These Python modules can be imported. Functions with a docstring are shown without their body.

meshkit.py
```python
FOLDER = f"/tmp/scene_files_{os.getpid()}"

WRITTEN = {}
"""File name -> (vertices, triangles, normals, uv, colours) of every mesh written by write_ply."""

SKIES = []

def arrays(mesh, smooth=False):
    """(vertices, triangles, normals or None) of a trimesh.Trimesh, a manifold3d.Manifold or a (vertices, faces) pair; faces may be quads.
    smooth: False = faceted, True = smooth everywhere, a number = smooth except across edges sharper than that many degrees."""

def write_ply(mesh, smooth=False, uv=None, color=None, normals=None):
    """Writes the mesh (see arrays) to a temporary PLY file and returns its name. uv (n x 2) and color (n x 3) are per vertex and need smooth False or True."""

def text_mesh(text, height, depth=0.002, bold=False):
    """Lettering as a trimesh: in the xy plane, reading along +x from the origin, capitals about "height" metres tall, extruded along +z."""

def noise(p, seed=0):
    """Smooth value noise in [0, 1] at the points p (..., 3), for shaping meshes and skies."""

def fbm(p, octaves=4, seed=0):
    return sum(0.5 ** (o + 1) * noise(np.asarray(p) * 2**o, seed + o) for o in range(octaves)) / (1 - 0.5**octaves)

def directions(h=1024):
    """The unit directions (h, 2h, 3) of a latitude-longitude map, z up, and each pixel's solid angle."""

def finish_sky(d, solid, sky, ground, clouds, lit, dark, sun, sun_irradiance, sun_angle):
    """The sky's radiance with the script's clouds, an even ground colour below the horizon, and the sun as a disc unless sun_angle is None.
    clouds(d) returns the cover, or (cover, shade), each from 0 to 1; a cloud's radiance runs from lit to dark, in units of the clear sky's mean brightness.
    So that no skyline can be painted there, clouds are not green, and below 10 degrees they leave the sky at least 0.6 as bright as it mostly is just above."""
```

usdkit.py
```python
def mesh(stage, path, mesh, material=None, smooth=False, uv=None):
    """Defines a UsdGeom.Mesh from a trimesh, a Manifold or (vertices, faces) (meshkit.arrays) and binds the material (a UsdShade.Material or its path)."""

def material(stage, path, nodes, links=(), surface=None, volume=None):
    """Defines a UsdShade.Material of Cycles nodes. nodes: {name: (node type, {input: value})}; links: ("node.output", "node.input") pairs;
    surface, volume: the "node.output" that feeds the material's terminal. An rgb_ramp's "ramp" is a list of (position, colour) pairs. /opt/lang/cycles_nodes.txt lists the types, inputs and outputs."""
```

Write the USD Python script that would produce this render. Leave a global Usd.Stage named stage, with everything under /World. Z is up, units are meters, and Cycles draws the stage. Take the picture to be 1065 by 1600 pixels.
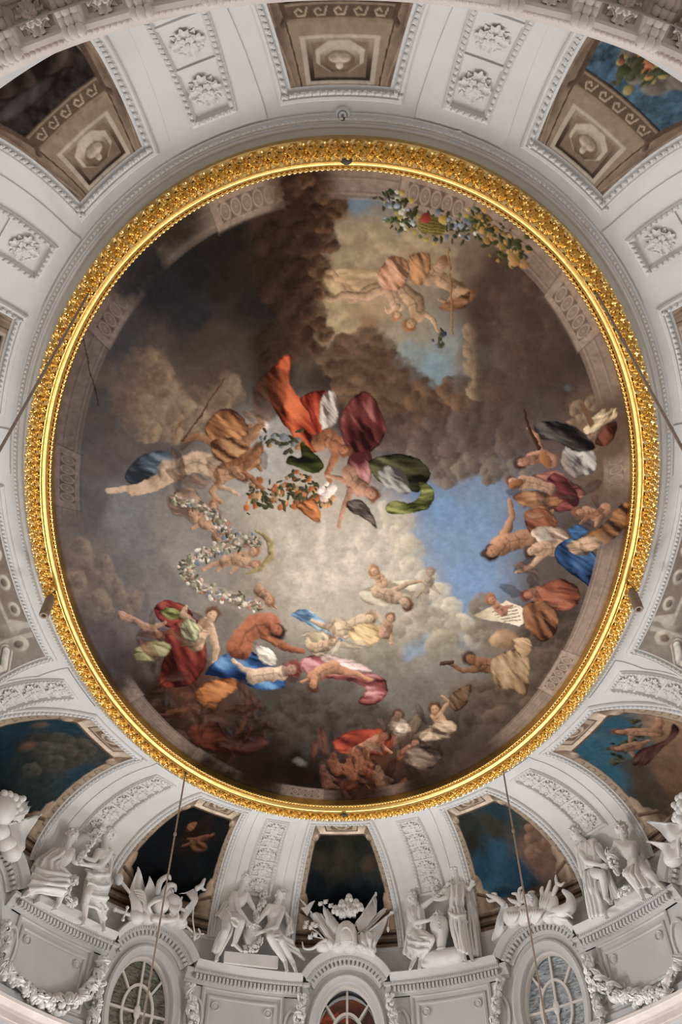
import math
import numpy as np
import trimesh
import manifold3d as m3
import usdkit
import meshkit
from pxr import Usd, UsdGeom, UsdLux, UsdShade, Sdf, Gf, Vt

stage = Usd.Stage.CreateInMemory()
UsdGeom.SetStageUpAxis(stage, UsdGeom.Tokens.z)
UsdGeom.SetStageMetersPerUnit(stage, 1.0)
UsdGeom.Xform.Define(stage, '/World')
stage.SetDefaultPrim(stage.GetPrimAtPath('/World'))
UsdGeom.Scope.Define(stage, '/World/Looks')
rng = np.random.default_rng(7)

# ------------------------------------------------------------------ camera
FPX, TILT, ROLL, HEAD = 1331.06, 0.6689, 0.0072, 0.017
CAM = np.array([-0.148, -9.413, 1.6])          # the room's centre is the origin, floor z = 0


def cam_axes():
    fw = np.array([math.sin(TILT) * math.sin(HEAD), math.sin(TILT) * math.cos(HEAD), math.cos(TILT)])
    up0 = np.array([0, 0, 1.0]) - fw * fw[2]
    up0 /= np.linalg.norm(up0)
    rt0 = np.cross(fw, up0)
    return fw, rt0 * math.cos(ROLL) + up0 * math.sin(ROLL), -rt0 * math.sin(ROLL) + up0 * math.cos(ROLL)


# tilted back past the wall: the photograph's top is the near side of the ceiling
FW, RT, UP = cam_axes()
camera = UsdGeom.Camera.Define(stage, '/World/camera')
camera.CreateHorizontalApertureAttr(24.0)
camera.CreateVerticalApertureAttr(24.0 * 1600 / 1065)
camera.CreateFocalLengthAttr(FPX * 24.0 / 1065)
camera.CreateClippingRangeAttr(Gf.Vec2f(0.05, 200))
camera.CreateExposureAttr(0.0)
_m = Gf.Matrix4d(1)
for _i, _v in enumerate((RT, UP, -FW)):
    _m.SetRow(_i, Gf.Vec4d(*map(float, _v), 0))
_m.SetRow(3, Gf.Vec4d(*map(float, CAM), 1))
camera.AddTransformOp().Set(_m)


# ------------------------------------------------------------------ the oval plan
EA, EB, EN = 4.828, 6.773, 2.08                # semi-axes at the gilded frame's outer edge


def _S(t):
    return np.sign(t) * np.abs(t) ** (2 / EN)


def plan(phi, o=0.0):
    """Point and outward normal on the oval, phi degrees from the far end, o metres outside the gilded frame."""
    p = np.radians(np.asarray(phi, float))
    x, y = EA * _S(np.sin(p)), EB * _S(np.cos(p))
    nx = np.sign(x) * np.abs(x / EA) ** (EN - 1) / EA
    ny = np.sign(y) * np.abs(y / EB) ** (EN - 1) / EB
    l = np.hypot(nx, ny)
    nx, ny = nx / l, ny / l
    return x + o * nx, y + o * ny, nx, ny


_pt = np.linspace(-220, 400, 12401)
_px, _py, _, _ = plan(_pt, 2.1)
_pl = np.r_[0, np.cumsum(np.hypot(np.diff(_px), np.diff(_py)))]


def shift(phi, dist):
    """phi moved by dist metres along the wall (o = 2.1), to the right as seen from inside."""
    return np.interp(np.interp(phi, _pt, _pl) + dist, _pl, _pt)


def at(phi, o, z):
    x, y, _, _ = plan(phi, o)
    return np.stack(np.broadcast_arrays(x, y, z), -1).astype(float)


def frame_at(phi, o, z):
    """origin, right (tangent), up, inward"""
    x, y, nx, ny = plan(phi, o)
    N = np.array([-float(nx), -float(ny), 0])
    U = np.array([0, 0, 1.0])
    T = np.cross(N, U)                          # right when facing the wall from inside = N x U reversed below
    return np.array([float(x), float(y), z]), -T, U, N


ZT, CO, CA, CB = 11.85, 0.30, 1.80, 2.00      # cove: flat ring level, its start, its reach and its drop


def cove(phi, t, d=0.0):
    """Point on the cove at angle t (0 flat ring .. pi/2 wall top), d metres proud into the room. t < 0 runs on over the flat ring."""
    t = np.asarray(t, float)
    tp = np.maximum(t, 0)
    o = CO + CA * np.sin(tp) + np.minimum(t, 0) * CA
    z = ZT - CB + CB * np.cos(tp)
    no, nz = -CB * np.sin(tp), -CA * np.cos(tp)
    l = np.hypot(no, nz)
    return at(phi, o + d * no / l, z + d * nz / l)


def cove_frame(phi, t, d=0.0):
    e = 1e-3
    p = cove(phi, t, d)
    T = cove(phi + .02, t, d) - cove(phi - .02, t, d)
    T = T / np.linalg.norm(T)
    V = cove(phi, t - e, d) - cove(phi, t + e, d)  # towards the ring
    V = V / np.linalg.norm(V)
    N = cove(phi, t, d + 0.1) - p
    N = N / np.linalg.norm(N)
    V = V - T * (V @ T)
    V /= np.linalg.norm(V)
    return p, T, V, N


def pixel_rays(px):
    px = np.atleast_2d(np.asarray(px, float))
    return FW[None] * FPX + (px[:, :1] - 532.5) * RT - (px[:, 1:2] - 800) * UP


_vt = np.linspace(-100, 260, 14401)


def wall_hit(px, o):
    """(phi, z) at which the photograph's points lie on the upright oval surface o metres outside the frame (far half)."""
    out = []
    X, Y, _, _ = plan(_vt, o)
    ang = np.arctan2(X - CAM[0], Y - CAM[1])
    for d in pixel_rays(px):
        t = math.atan2(d[0], d[1])
        sel = np.abs(_vt) < 95
        i = np.flatnonzero(sel)[np.abs(np.angle(np.exp(1j * (ang[sel] - t)))).argmin()]
        r = math.hypot(X[i] - CAM[0], Y[i] - CAM[1]) / math.hypot(d[0], d[1])
        out.append((_vt[i], CAM[2] + d[2] * r))
    return np.array(out)


# ------------------------------------------------------------------ materials
def mat(name, base, rough=.6, metal=0.0, noise=None, bump=None, spec=.5, vary=None, coat=0.0):
    """noise = (scale, colour, amount): mottling; bump = (scale, strength, distance)"""
    n = {'p': ('principled_bsdf', {'base_color': base, 'roughness': rough, 'metallic': metal, 'specular_ior_level': spec, 'coat_weight': coat}),
         'g': ('geometry', {})}
    l = []
    if noise:
        n['nz'] = ('noise_texture', {'scale': noise[0], 'detail': 5.0, 'roughness': .6})
        n['rp'] = ('rgb_ramp', {'ramp': [(.32, base), (.72, noise[1])]})
        l += [('g.position', 'nz.vector'), ('nz.fac', 'rp.fac'), ('rp.color', 'p.base_color')]
    if bump:
        n['bn'] = ('noise_texture', {'scale': bump[0], 'detail': 4.0, 'roughness': .6})
        n['b'] = ('bump', {'strength': bump[1], 'distance': bump[2]})
        l += [('g.position', 'bn.vector'), ('bn.fac', 'b.height'), ('b.normal', 'p.normal')]
    return usdkit.material(stage, '/World/Looks/' + name, n, l, surface='p.BSDF')


M = {}
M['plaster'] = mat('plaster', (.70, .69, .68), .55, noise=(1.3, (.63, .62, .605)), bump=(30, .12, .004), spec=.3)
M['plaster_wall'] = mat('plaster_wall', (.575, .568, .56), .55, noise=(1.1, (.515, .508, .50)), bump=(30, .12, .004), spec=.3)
M['stucco'] = mat('stucco', (.73, .715, .70), .5, noise=(5, (.64, .62, .605)), bump=(40, .15, .004), spec=.35)
M['stone'] = mat('stone', (.66, .585, .545), .6, noise=(3, (.55, .475, .435)), bump=(25, .2, .005), spec=.3)
M['gold'] = mat('gold', (.86, .58, .20), .33, 1.0, noise=(9, (.68, .42, .11)), bump=(28, .3, .008))
M['gold_leaf'] = mat('gold_leaf', (.95, .72, .33), .28, 1.0, noise=(14, (.76, .48, .14)), bump=(45, .35, .006))
M['window_wood'] = mat('window_wood', (.70, .66, .61), .5, noise=(4, (.62, .58, .53)))
M['mirror'] = mat('mirror', (.50, .52, .54), .06, 1.0, bump=(5, .2, .008))
def painted_reflection(name, lo, hi):  # mottled colour imitates reflections and glare in the side panes
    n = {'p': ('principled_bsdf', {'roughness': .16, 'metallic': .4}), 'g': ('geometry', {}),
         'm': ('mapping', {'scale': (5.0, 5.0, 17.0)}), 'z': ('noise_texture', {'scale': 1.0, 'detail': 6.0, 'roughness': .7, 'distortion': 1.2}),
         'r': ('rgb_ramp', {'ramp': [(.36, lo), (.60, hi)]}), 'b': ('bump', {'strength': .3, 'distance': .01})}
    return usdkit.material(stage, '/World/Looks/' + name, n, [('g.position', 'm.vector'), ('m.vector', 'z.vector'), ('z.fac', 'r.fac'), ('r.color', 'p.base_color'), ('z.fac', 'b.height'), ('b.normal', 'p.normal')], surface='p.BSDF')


M['reflection_olive'] = painted_reflection('reflection_olive', (.045, .05, .045), (.30, .31, .27))
M['reflection_pale'] = painted_reflection('reflection_pale', (.16, .19, .22), (.66, .73, .78))
M['iron'] = mat('iron', (.05, .04, .035), .6)
M['rope'] = mat('rope', (.34, .26, .20), .8, noise=(20, (.26, .19, .14)))
M['weight'] = mat('weight', (.36, .27, .20), .7, noise=(12, (.24, .17, .12)))
M['plastic'] = mat('plastic', (.62, .63, .64), .4)
M['plastic_dark'] = mat('plastic_dark', (.16, .17, .18), .4)
M['parquet'] = mat('parquet', (.27, .21, .165), .4, noise=(2, (.2, .155, .12)))
M['lower_wall'] = mat('lower_wall', (.55, .53, .505), .6)


def painted(name, rough=.5, spec=.35, bump=(14, .25, .006), coat=0.0):
    n = {'p': ('principled_bsdf', {'roughness': rough, 'specular_ior_level': spec, 'coat_weight': coat, 'coat_roughness': .35}),
         'a': ('attribute', {'attribute': 'paint'}), 'g': ('geometry', {}),
         'n1': ('noise_texture', {'scale': 11.0, 'detail': 7.0, 'roughness': .65}),
         'r1': ('rgb_ramp', {'ramp': [(.25, (.86, .85, .84)), (.75, (1.1, 1.1, 1.1))]}),
         'mx': ('vector_math', {'math_type': 'multiply'}),
         'bn': ('noise_texture', {'scale': bump[0], 'detail': 6.0, 'roughness': .6}),
         'b': ('bump', {'strength': bump[1], 'distance': bump[2]})}
    l = [('g.position', 'n1.vector'), ('n1.fac', 'r1.fac'), ('a.color', 'mx.vector1'), ('r1.color', 'mx.vector2'), ('mx.vector', 'p.base_color'),
         ('g.position', 'bn.vector'), ('bn.fac', 'b.height'), ('b.normal', 'p.normal')]
    return usdkit.material(stage, '/World/Looks/' + name, n, l, surface='p.BSDF')


M['fresco'] = painted('fresco', .36, .025, (7, .4, .014))
M['panel_paint'] = painted('panel_paint', .5, .04)


# ------------------------------------------------------------------ scene helpers
_used = {}


def fresh(parent, name):
    k = (parent, name)
    _used[k] = _used.get(k, -1) + 1
    return f'{parent}/{name}' if _used[k] == 0 else f'{parent}/{name}_{_used[k]:03d}'


def tag(prim, label=None, cat=None, group=None, kind=None):
    for k, v in (('label', label), ('category', cat), ('group', group), ('kind', kind)):
        if v:
            prim.SetCustomDataByKey(k, v)
    return prim


GROUPS = {'cove_painting': 'painted panels round the cove', 'rosette_strip': 'carved rosette strips on the piers', 'stucco_figure_group': 'stucco figure pairs on the cornice', 'trophy': 'stucco trophies over the windows',
          'festoon': 'festoons on the attic wall', 'fruit_drop': 'fruit drops beside the windows', 'hanging_cable': 'cables hanging from the gilded frame', 'cable_weight': 'cable weights on the gilded frame',
          'iron_hook': 'hooks in the gilded frame', 'smoke_detector': 'smoke detectors on the ceiling'}


class Thing:
    """An Xform at the thing's base; its children are its parts."""

    def __init__(self, name, base, label=None, cat=None, group=None, kind=None):
        self.path = fresh('/World', name)
        self.base = np.asarray(base, float)
        x = UsdGeom.Xform.Define(stage, self.path)
        x.AddTranslateOp().Set(Gf.Vec3d(*map(float, self.base)))
        self.prim = tag(x.GetPrim(), label, cat, group or GROUPS.get(name), kind)

    def part(self, name, mesh, material, smooth=35, parent=None, label=None, kind=None, color=None):
        return put(name, mesh, material, smooth, parent or self.path, self.base, label, kind, color)


def put(name, mesh, material, smooth=35, parent='/World', base=(0, 0, 0), label=None, kind=None, color=None, cat=None, group=None):
    path = fresh(parent, name)
    v, f, _ = meshkit.arrays(mesh)
    v = v - np.asarray(base)
    usdkit.mesh(stage, path, (v, f), M[material], smooth=smooth)
    prim = stage.GetPrimAtPath(path)
    if color is not None:
        UsdGeom.PrimvarsAPI(prim).CreatePrimvar('paint', Sdf.ValueTypeNames.Color3fArray, 'vertex').Set(Vt.Vec3fArray.FromNumpy(np.asarray(color, np.float32)))
    tag(prim, label, cat, group, kind)
    return path


def grid(P, wrap=False, flip=False):
    """(n, m, 3) points -> (vertices, faces)"""
    n, m = P.shape[:2]
    i = np.arange(n * m).reshape(n, m)
    if wrap:
        i = np.vstack([i, i[:1]])
    q = np.stack([i[:-1, :-1], i[1:, :-1], i[1:, 1:], i[:-1, 1:]], -1).reshape(-1, 4)
    f = np.vstack([q[:, [0, 1, 2]], q[:, [0, 2, 3]]])
    if flip:
        f = f[:, ::-1]
    return P.reshape(-1, 3), f


def tm(vf):
    return trimesh.Trimesh(vf[0], vf[1], process=False)


def join(ms):
    return trimesh.util.concatenate([tm(m) if isinstance(m, tuple) else m for m in ms])


def sweep(prof, phi0, phi1, n, closed=True):
    """An (o, z) profile swept round the oval."""
    ph = np.linspace(phi0, phi1, n, endpoint=not closed)
    prof = np.asarray(prof, float)
    P = at(ph[:, None], prof[None, :, 0], prof[None, :, 1])
    if closed:
        return tm(grid(P, wrap=True))
    v, f = grid(P)
    m = len(prof)
    caps = []
    for r, s in ((0, 1), ((n - 1) * m, -1)):
        tri = [[r, r + k, r + k + 1][::s] for k in range(1, m - 1)]
        caps += tri
    return tm((v, np.vstack([f, caps])))


def orient(mesh, o, T, U, N):
    m = mesh.copy()
    v = np.asarray(m.vertices)
    m.vertices = o + v[:, :1] * T + v[:, 1:2] * U + v[:, 2:3] * N
    return m


def ribbon(path, normals, prof, closed=True):
    """A (side, height) profile run along a path on a surface, mitred at its corners."""
    path, normals = np.asarray(path, float), np.asarray(normals, float)
    nx, pv = np.roll(path, -1, 0), np.roll(path, 1, 0)
    a, b = path - pv, nx - path
    if not closed:
        a[0], b[-1] = b[0], a[-1]
    a /= np.linalg.norm(a, axis=1, keepdims=True)
    b /= np.linalg.norm(b, axis=1, keepdims=True)
    t = a + b
    t /= np.linalg.norm(t, axis=1, keepdims=True)
    side = np.cross(normals, t)
    side /= np.linalg.norm(side, axis=1, keepdims=True)
    k = 1 / np.maximum(np.abs((t * b).sum(1)), .35)
    prof = np.asarray(prof, float)
    P = path[:, None] + side[:, None] * prof[None, :, :1] * k[:, None, None] + normals[:, None] * prof[None, :, 1:2]
    return tm(grid(P, wrap=closed, flip=True))


def tube(pts, r, n=8, caps=True):
    pts = np.asarray(pts, float)
    r = np.broadcast_to(np.asarray(r, float), (len(pts),))
    t = np.gradient(pts, axis=0)
    t /= np.linalg.norm(t, axis=1, keepdims=True)
    ref = np.array([0.31, .57, .76])
    u = np.cross(t, ref)
    u /= np.linalg.norm(u, axis=1, keepdims=True)
    w = np.cross(t, u)
    a = np.linspace(0, 2 * np.pi, n, endpoint=False)
    P = pts[:, None] + r[:, None, None] * (u[:, None] * np.cos(a)[None, :, None] + w[:, None] * np.sin(a)[None, :, None])
    P = np.concatenate([P, P[:, :1]], 1)
    v, f = grid(P, flip=True)
    m = tm((v, f))
    m.merge_vertices()
    if caps:
        m = join([m, trimesh.creation.icosphere(1, r[0]).apply_translation(pts[0]), trimesh.creation.icosphere(1, r[-1]).apply_translation(pts[-1])])
    return m


def sphere(c, r, sub=2):
    s = trimesh.creation.icosphere(sub, 1.0)
    s.vertices = s.vertices * np.asarray(r, float) + np.asarray(c, float)
    return s
# ------------------------------------------------------------------ light: the tall windows of the lower storey
def daylight(phi, w, h, zc, power, col=(.97, .985, 1.0)):
    o, T, U, N = frame_at(phi, 3.12, zc)
    l = UsdLux.RectLight.Define(stage, fresh('/World', 'daylight'))
    l.CreateWidthAttr(w)
    l.CreateHeightAttr(h)
    l.CreateIntensityAttr(power)
    l.CreateColorAttr(Gf.Vec3f(*col))
    mm = Gf.Matrix4d(1)
    Z = -N                                      # the light shines along -Z
    X = np.cross(U, Z)
    for i, v in enumerate((X, U, Z)):
        mm.SetRow(i, Gf.Vec4d(*map(float, v), 0))
    mm.SetRow(3, Gf.Vec4d(*map(float, o), 1))
    l.AddTransformOp().Set(mm)


WINDOWS_LOW = [(-51, 2.8), (-88, .8), (-122, .1), (51, 2.0), (88, .6), (122, .1), (2, 2.4)]
for _p, _k in WINDOWS_LOW:
    daylight(_p, 1.7, 4.0, 3.0, 4.0 * _k)

world = UsdLux.DomeLight.Define(stage, '/World/sky')
world.CreateIntensityAttr(.05)
camera.GetExposureAttr().Set(1.74)

# ------------------------------------------------------------------ the room shell
NPH = 720
ph = np.linspace(0, 360, NPH, endpoint=False)
tt = np.r_[np.linspace(-.24, 0, 6)[:-1], np.linspace(0, math.pi / 2, 44)]
put('ceiling', tm(grid(cove(ph[:, None], tt[None, :]), wrap=True, flip=True)), 'plaster', True)
tag(stage.GetPrimAtPath('/World/ceiling'), kind='structure')

# floor and the lower walls (below the frame: they only carry and bounce the light)
fx = plan(np.linspace(0, 360, 180, endpoint=False), 3.3)
put('floor', tm((np.vstack([np.c_[fx[0], fx[1], 0 * fx[0]], [[0, 0, 0]]]), np.array([[i, (i + 1) % 180, 180] for i in range(180)]))), 'parquet', False)
tag(stage.GetPrimAtPath('/World/floor'), kind='structure')
put('wall_lower', sweep([(3.25, 6.4), (3.25, 0)], 0, 360, 240), 'lower_wall', 30)
tag(stage.GetPrimAtPath('/World/wall_lower'), kind='structure')
for _i, (_p, _k) in enumerate(WINDOWS_LOW):
    o_, T_, U_, N_ = frame_at(_p, 3.2, 3.0)
    rect = [o_ + x * T_ + y * U_ for x, y in ((-.9, -2.05), (.9, -2.05), (.9, 2.05), (-.9, 2.05))]
    put('trim_%d' % (20 + _i), ribbon(rect, [N_] * 4, [(-.08, 0), (-.08, .14), (.08, .14), (.08, 0)]), 'window_wood', False)
    tag(stage.GetPrimAtPath('/World/trim_%d' % (20 + _i)), kind='structure')

# attic wall with its oval window openings
WIN = [332.5 - 360, 2.5, 32.9, -57.6, 62.4]
WZ, WW, WH = 8.27, .62, .98
zs = np.linspace(7.0, 9.86, 120)
phw = np.linspace(0, 360, 2000, endpoint=False)
v, f = grid(at(phw[:, None], 2.1, zs[None, :]), wrap=True)
L0 = np.interp(np.where(phw > 180, phw - 360, phw), _pt, _pl)
inside = np.zeros((len(phw), len(zs)), bool)
for w in WIN:
    dx = (L0 - np.interp(w, _pt, _pl))[:, None]
    inside |= (dx / (WW + .03)) ** 2 + ((zs[None, :] - WZ) / (WH + .03)) ** 2 < 1
f = f[~inside.reshape(-1)[f].any(1)]
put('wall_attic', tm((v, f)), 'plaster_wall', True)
tag(stage.GetPrimAtPath('/World/wall_attic'), kind='structure')


def oval(w, rx, rz, zc=WZ, o=2.1, a0=0.0, a1=360.0, n=96, d=0.0):
    """Points (and inward normals) of an oval drawn on the wall round window bearing w."""
    a = np.radians(np.linspace(a0, a1, n, endpoint=(a1 - a0) < 359))
    p = shift(w, rx * np.cos(a))
    x, y, nx, ny = plan(p, o - d)
    return np.c_[x, y, zc + rz * np.sin(a)], np.c_[-nx, -ny, 0 * nx]


for i, w in enumerate(WIN):
    GL = ('reflection_olive', 'mirror', 'reflection_pale', 'reflection_olive', 'reflection_pale')[i]  # all but the middle window have reflections painted into the pane colour
    lean = math.tan(math.radians(7.0 if i == 1 else 3.5))
    t = Thing('window_%d' % (i + 1), at(w, 2.1, WZ - WH), kind='structure')
    # reveal, outer surround, wooden frame
    p, nn = oval(w, WW + .05, WH + .05)
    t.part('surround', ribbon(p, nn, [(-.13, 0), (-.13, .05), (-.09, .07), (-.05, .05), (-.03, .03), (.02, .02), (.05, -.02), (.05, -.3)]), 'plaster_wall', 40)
    p, nn = oval(w, WW, WH, d=-.16)
    t.part('frame', ribbon(p, nn, [(-.06, -.05), (-.06, .06), (-.02, .07), (.03, .06), (.05, .03), (.05, -.05)]), 'window_wood', 40)
    p, nn = oval(w, WW * .5, WH * .5, d=-.16)
    p = p + nn * -(p[:, 2:3] - WZ) * lean
    t.part('inner_ring', ribbon(p, nn, [(-.025, -.02), (-.025, .03), (.025, .03), (.025, -.02)]), 'window_wood', 40)
    for a in range(0, 360, 45):
        r = (.06 if a % 90 == 0 else .5)
        q = np.array([[k * math.cos(math.radians(a)) * WW, k * math.sin(math.radians(a)) * WH] for k in np.linspace(r, .98, 5)])
        pp = at(shift(w, q[:, 0]), 2.1 + .16 + q[:, 1] * lean, WZ + q[:, 1])
        x, y, nx, ny = plan(shift(w, q[:, 0]), 2.26)
        t.part('muntin', ribbon(pp, np.c_[-nx, -ny, 0 * nx], [(-.022, -.02), (-.022, .025), (.022, .025), (.022, -.02)], closed=False), 'window_wood', False)
    o_, T_, U_, N_ = frame_at(w, 2.26, WZ)
    t.part('boss', orient(sphere((0, 0, .02), (.07, .13, .035)), o_, T_, U_, N_), 'window_wood', True)
    # mirrored panes, one per field
    def pane(r0, r1, a0, a1):
        rr, aa = np.meshgrid(np.linspace(r0, r1, 4), np.radians(np.linspace(a0, a1, 9)), indexing='ij')
        dzz = rr * np.sin(aa) * WH
        return tm(grid(at(shift(w, rr * np.cos(aa) * WW), 2.285 + dzz * lean, WZ + dzz)))
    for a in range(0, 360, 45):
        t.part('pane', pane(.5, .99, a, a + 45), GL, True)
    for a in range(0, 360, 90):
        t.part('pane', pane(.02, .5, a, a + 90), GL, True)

# attic cornice: straight runs between the arches
ZL = 9.30
CORN = [(2.1, ZL - .36), (2.06, ZL - .36), (2.06, ZL - .31), (2.02, ZL - .30), (2.02, ZL - .19), (1.93, ZL - .17), (1.93, ZL - .11), (1.87, ZL - .10), (1.84, ZL - .06), (1.79, ZL - .02), (1.78, ZL), (1.80, ZL + .02), (2.16, ZL + .03)]
ARC = 7.17 + 1.6                                # centre height of the arches
AR = 1.08
hwid = math.sqrt(AR ** 2 - (ZL - ARC) ** 2) - .03
cuts = sorted(w % 360 for w in WIN) + [122.0, 178.5, 238.0]
cuts = sorted(cuts)
tc = Thing('trim_1', at(0, 2.1, ZL - .36), kind='structure')
dent = []
for a, b in zip(cuts, cuts[1:] + [cuts[0] + 360]):
    p0 = float(shift(a, hwid))
    b_ = b if b < 395 else b - 360
    p1 = float(shift(b_, -hwid))
    if p1 < p0:
        p1 += 360
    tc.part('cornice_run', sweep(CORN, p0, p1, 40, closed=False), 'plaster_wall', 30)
    tc.part('cornice_return', sweep(CORN[:6] + [(1.935, ZL - .115), (2.1, ZL - .11)], p0 - 1.1, p1 + 1.1, 40, closed=False), 'plaster_wall', 30)
    if (p0 + p1) / 2 % 360 > 100 and (p0 + p1) / 2 % 360 < 260:
        continue
    n = int((p1 - p0) * .14 / .085)
    for q in np.linspace(p0, p1, n + 2)[1:-1]:
        bx = trimesh.creation.box((.05, .09, .075))
        o_, T_, U_, N_ = frame_at(q, 1.985, ZL - .245)
        dent.append(orient(bx, o_, T_, U_, N_))
        bx = trimesh.creation.box((.02, .035, .02))
        for s in (-.02, .02):
            o_, T_, U_, N_ = frame_at(q, 1.925, ZL - .14)
            bb = bx.copy().apply_translation((s, 0, 0))
            dent.append(orient(bb, o_, T_, U_, N_))
tc.part('dentil_row', join(dent), 'plaster_wall', False, kind='stuff')

# arches over the oval windows
APROF = [(.33, .0), (.33, .04), (.29, .05), (.27, .08), (.20, .08), (.19, .17), (.12, .17), (.11, .23), (.08, .26), (.02, .31), (0, .32), (-.02, .30), (-.02, -.05)]
for i, w in enumerate(WIN):
    ta = Thing('trim_%d' % (2 + i), at(w, 2.1, ARC), kind='structure')
    a0 = -62
    p, nn = oval(w, AR, AR, zc=ARC, a0=28.5, a1=151.5, n=64)
    ta.part('archivolt', ribbon(p, nn, [(s, h) for s, h in APROF], closed=False), 'plaster_wall', 30)
    dd = []
    for rad, size, hh in ((AR - .235, (.05, .085, .075), .115), (AR - .155, (.022, .04, .02), .175)):
        nn_ = int(2.06 * rad / (.085 if size[0] > .04 else .055))
        for a in np.linspace(31, 149, nn_):
            c, s = math.cos(math.radians(a)), math.sin(math.radians(a))
            o_, T_, U_, N_ = frame_at(float(shift(w, rad * c)), 2.1 - hh, ARC + rad * s)
            bx = trimesh.creation.box(size)
            dd.append(orient(bx, o_, T_ * s - U_ * c, T_ * c + U_ * s, N_))
    ta.part('dentil_row', join(dd), 'plaster_wall', False, kind='stuff')

# main cornice: its underside with coffers and brackets is what the camera looks up at along the near side
ZM = 7.60
MAIN = [(3.3, 6.40), (2.42, 6.40), (2.42, 6.52), (2.40, 6.54), (2.40, 7.12), (2.36, 7.16), (2.36, 7.24), (2.30, 7.26), (2.30, 7.33), (1.985, 7.33), (1.985, 7.43), (1.965, 7.44), (1.955, 7.47), (1.92, 7.50), (1.905, 7.53), (1.88, 7.55), (1.87, 7.60), (2.2, 7.64)]
tm_ = Thing('trim_9', at(180, 2.4, 6.4), kind='structure')
tm_.part('cornice', sweep(MAIN[::1], 0, 360, 720), 'stone', 30)


def rosette(r, petals=8, seed=0, h=.06):
    """A carved flower: two rings of lobed leaves round a knob; in the xy plane, rising along z."""
    ms = []
    n = 4 if petals >= 8 else petals
    for ring, (rad, l, w, z, a0) in enumerate(((r * .56, r * .42, r * .44, .30, 0), (r * .52, r * .46, r * .20, .12, .5), (r * .30, r * .26, r * .24, .62, .5))):
        for k in range(n):
            a = 2 * math.pi * (k + a0) / n
            s = trimesh.creation.icosphere(3 if ring == 0 else 2, 1.0)
            v = np.asarray(s.vertices).copy()
            x, y = v[:, 0].copy(), v[:, 1].copy()
            th = np.arctan2(y, x)
            lob = 1 + (.16 * np.cos(th * 7) if ring == 0 else .1 * np.cos(th * 5))
            cup = .55 * (x * x + y * y) - .42 * np.exp(-(y / .16) ** 2) + .16 * np.cos(y * 12)
            v = np.c_[x * l * lob + rad, y * w * lob, v[:, 2] * h * .32 + h * cup * (.8 if ring == 0 else .4) + h * z]
            c, q = math.cos(a), math.sin(a)
            s.vertices = np.c_[v[:, 0] * c - v[:, 1] * q, v[:, 0] * q + v[:, 1] * c, v[:, 2]]
            ms.append(s)
    for k in range(6):
        ms.append(sphere((r * .1 * math.cos(k), r * .1 * math.sin(k * 1.05), h * .95), (r * .07, r * .07, h * .35), 1))
    ms.append(sphere((0, 0, h * .9), (r * .13, r * .13, h * .45)))
    return join(ms)


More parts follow.
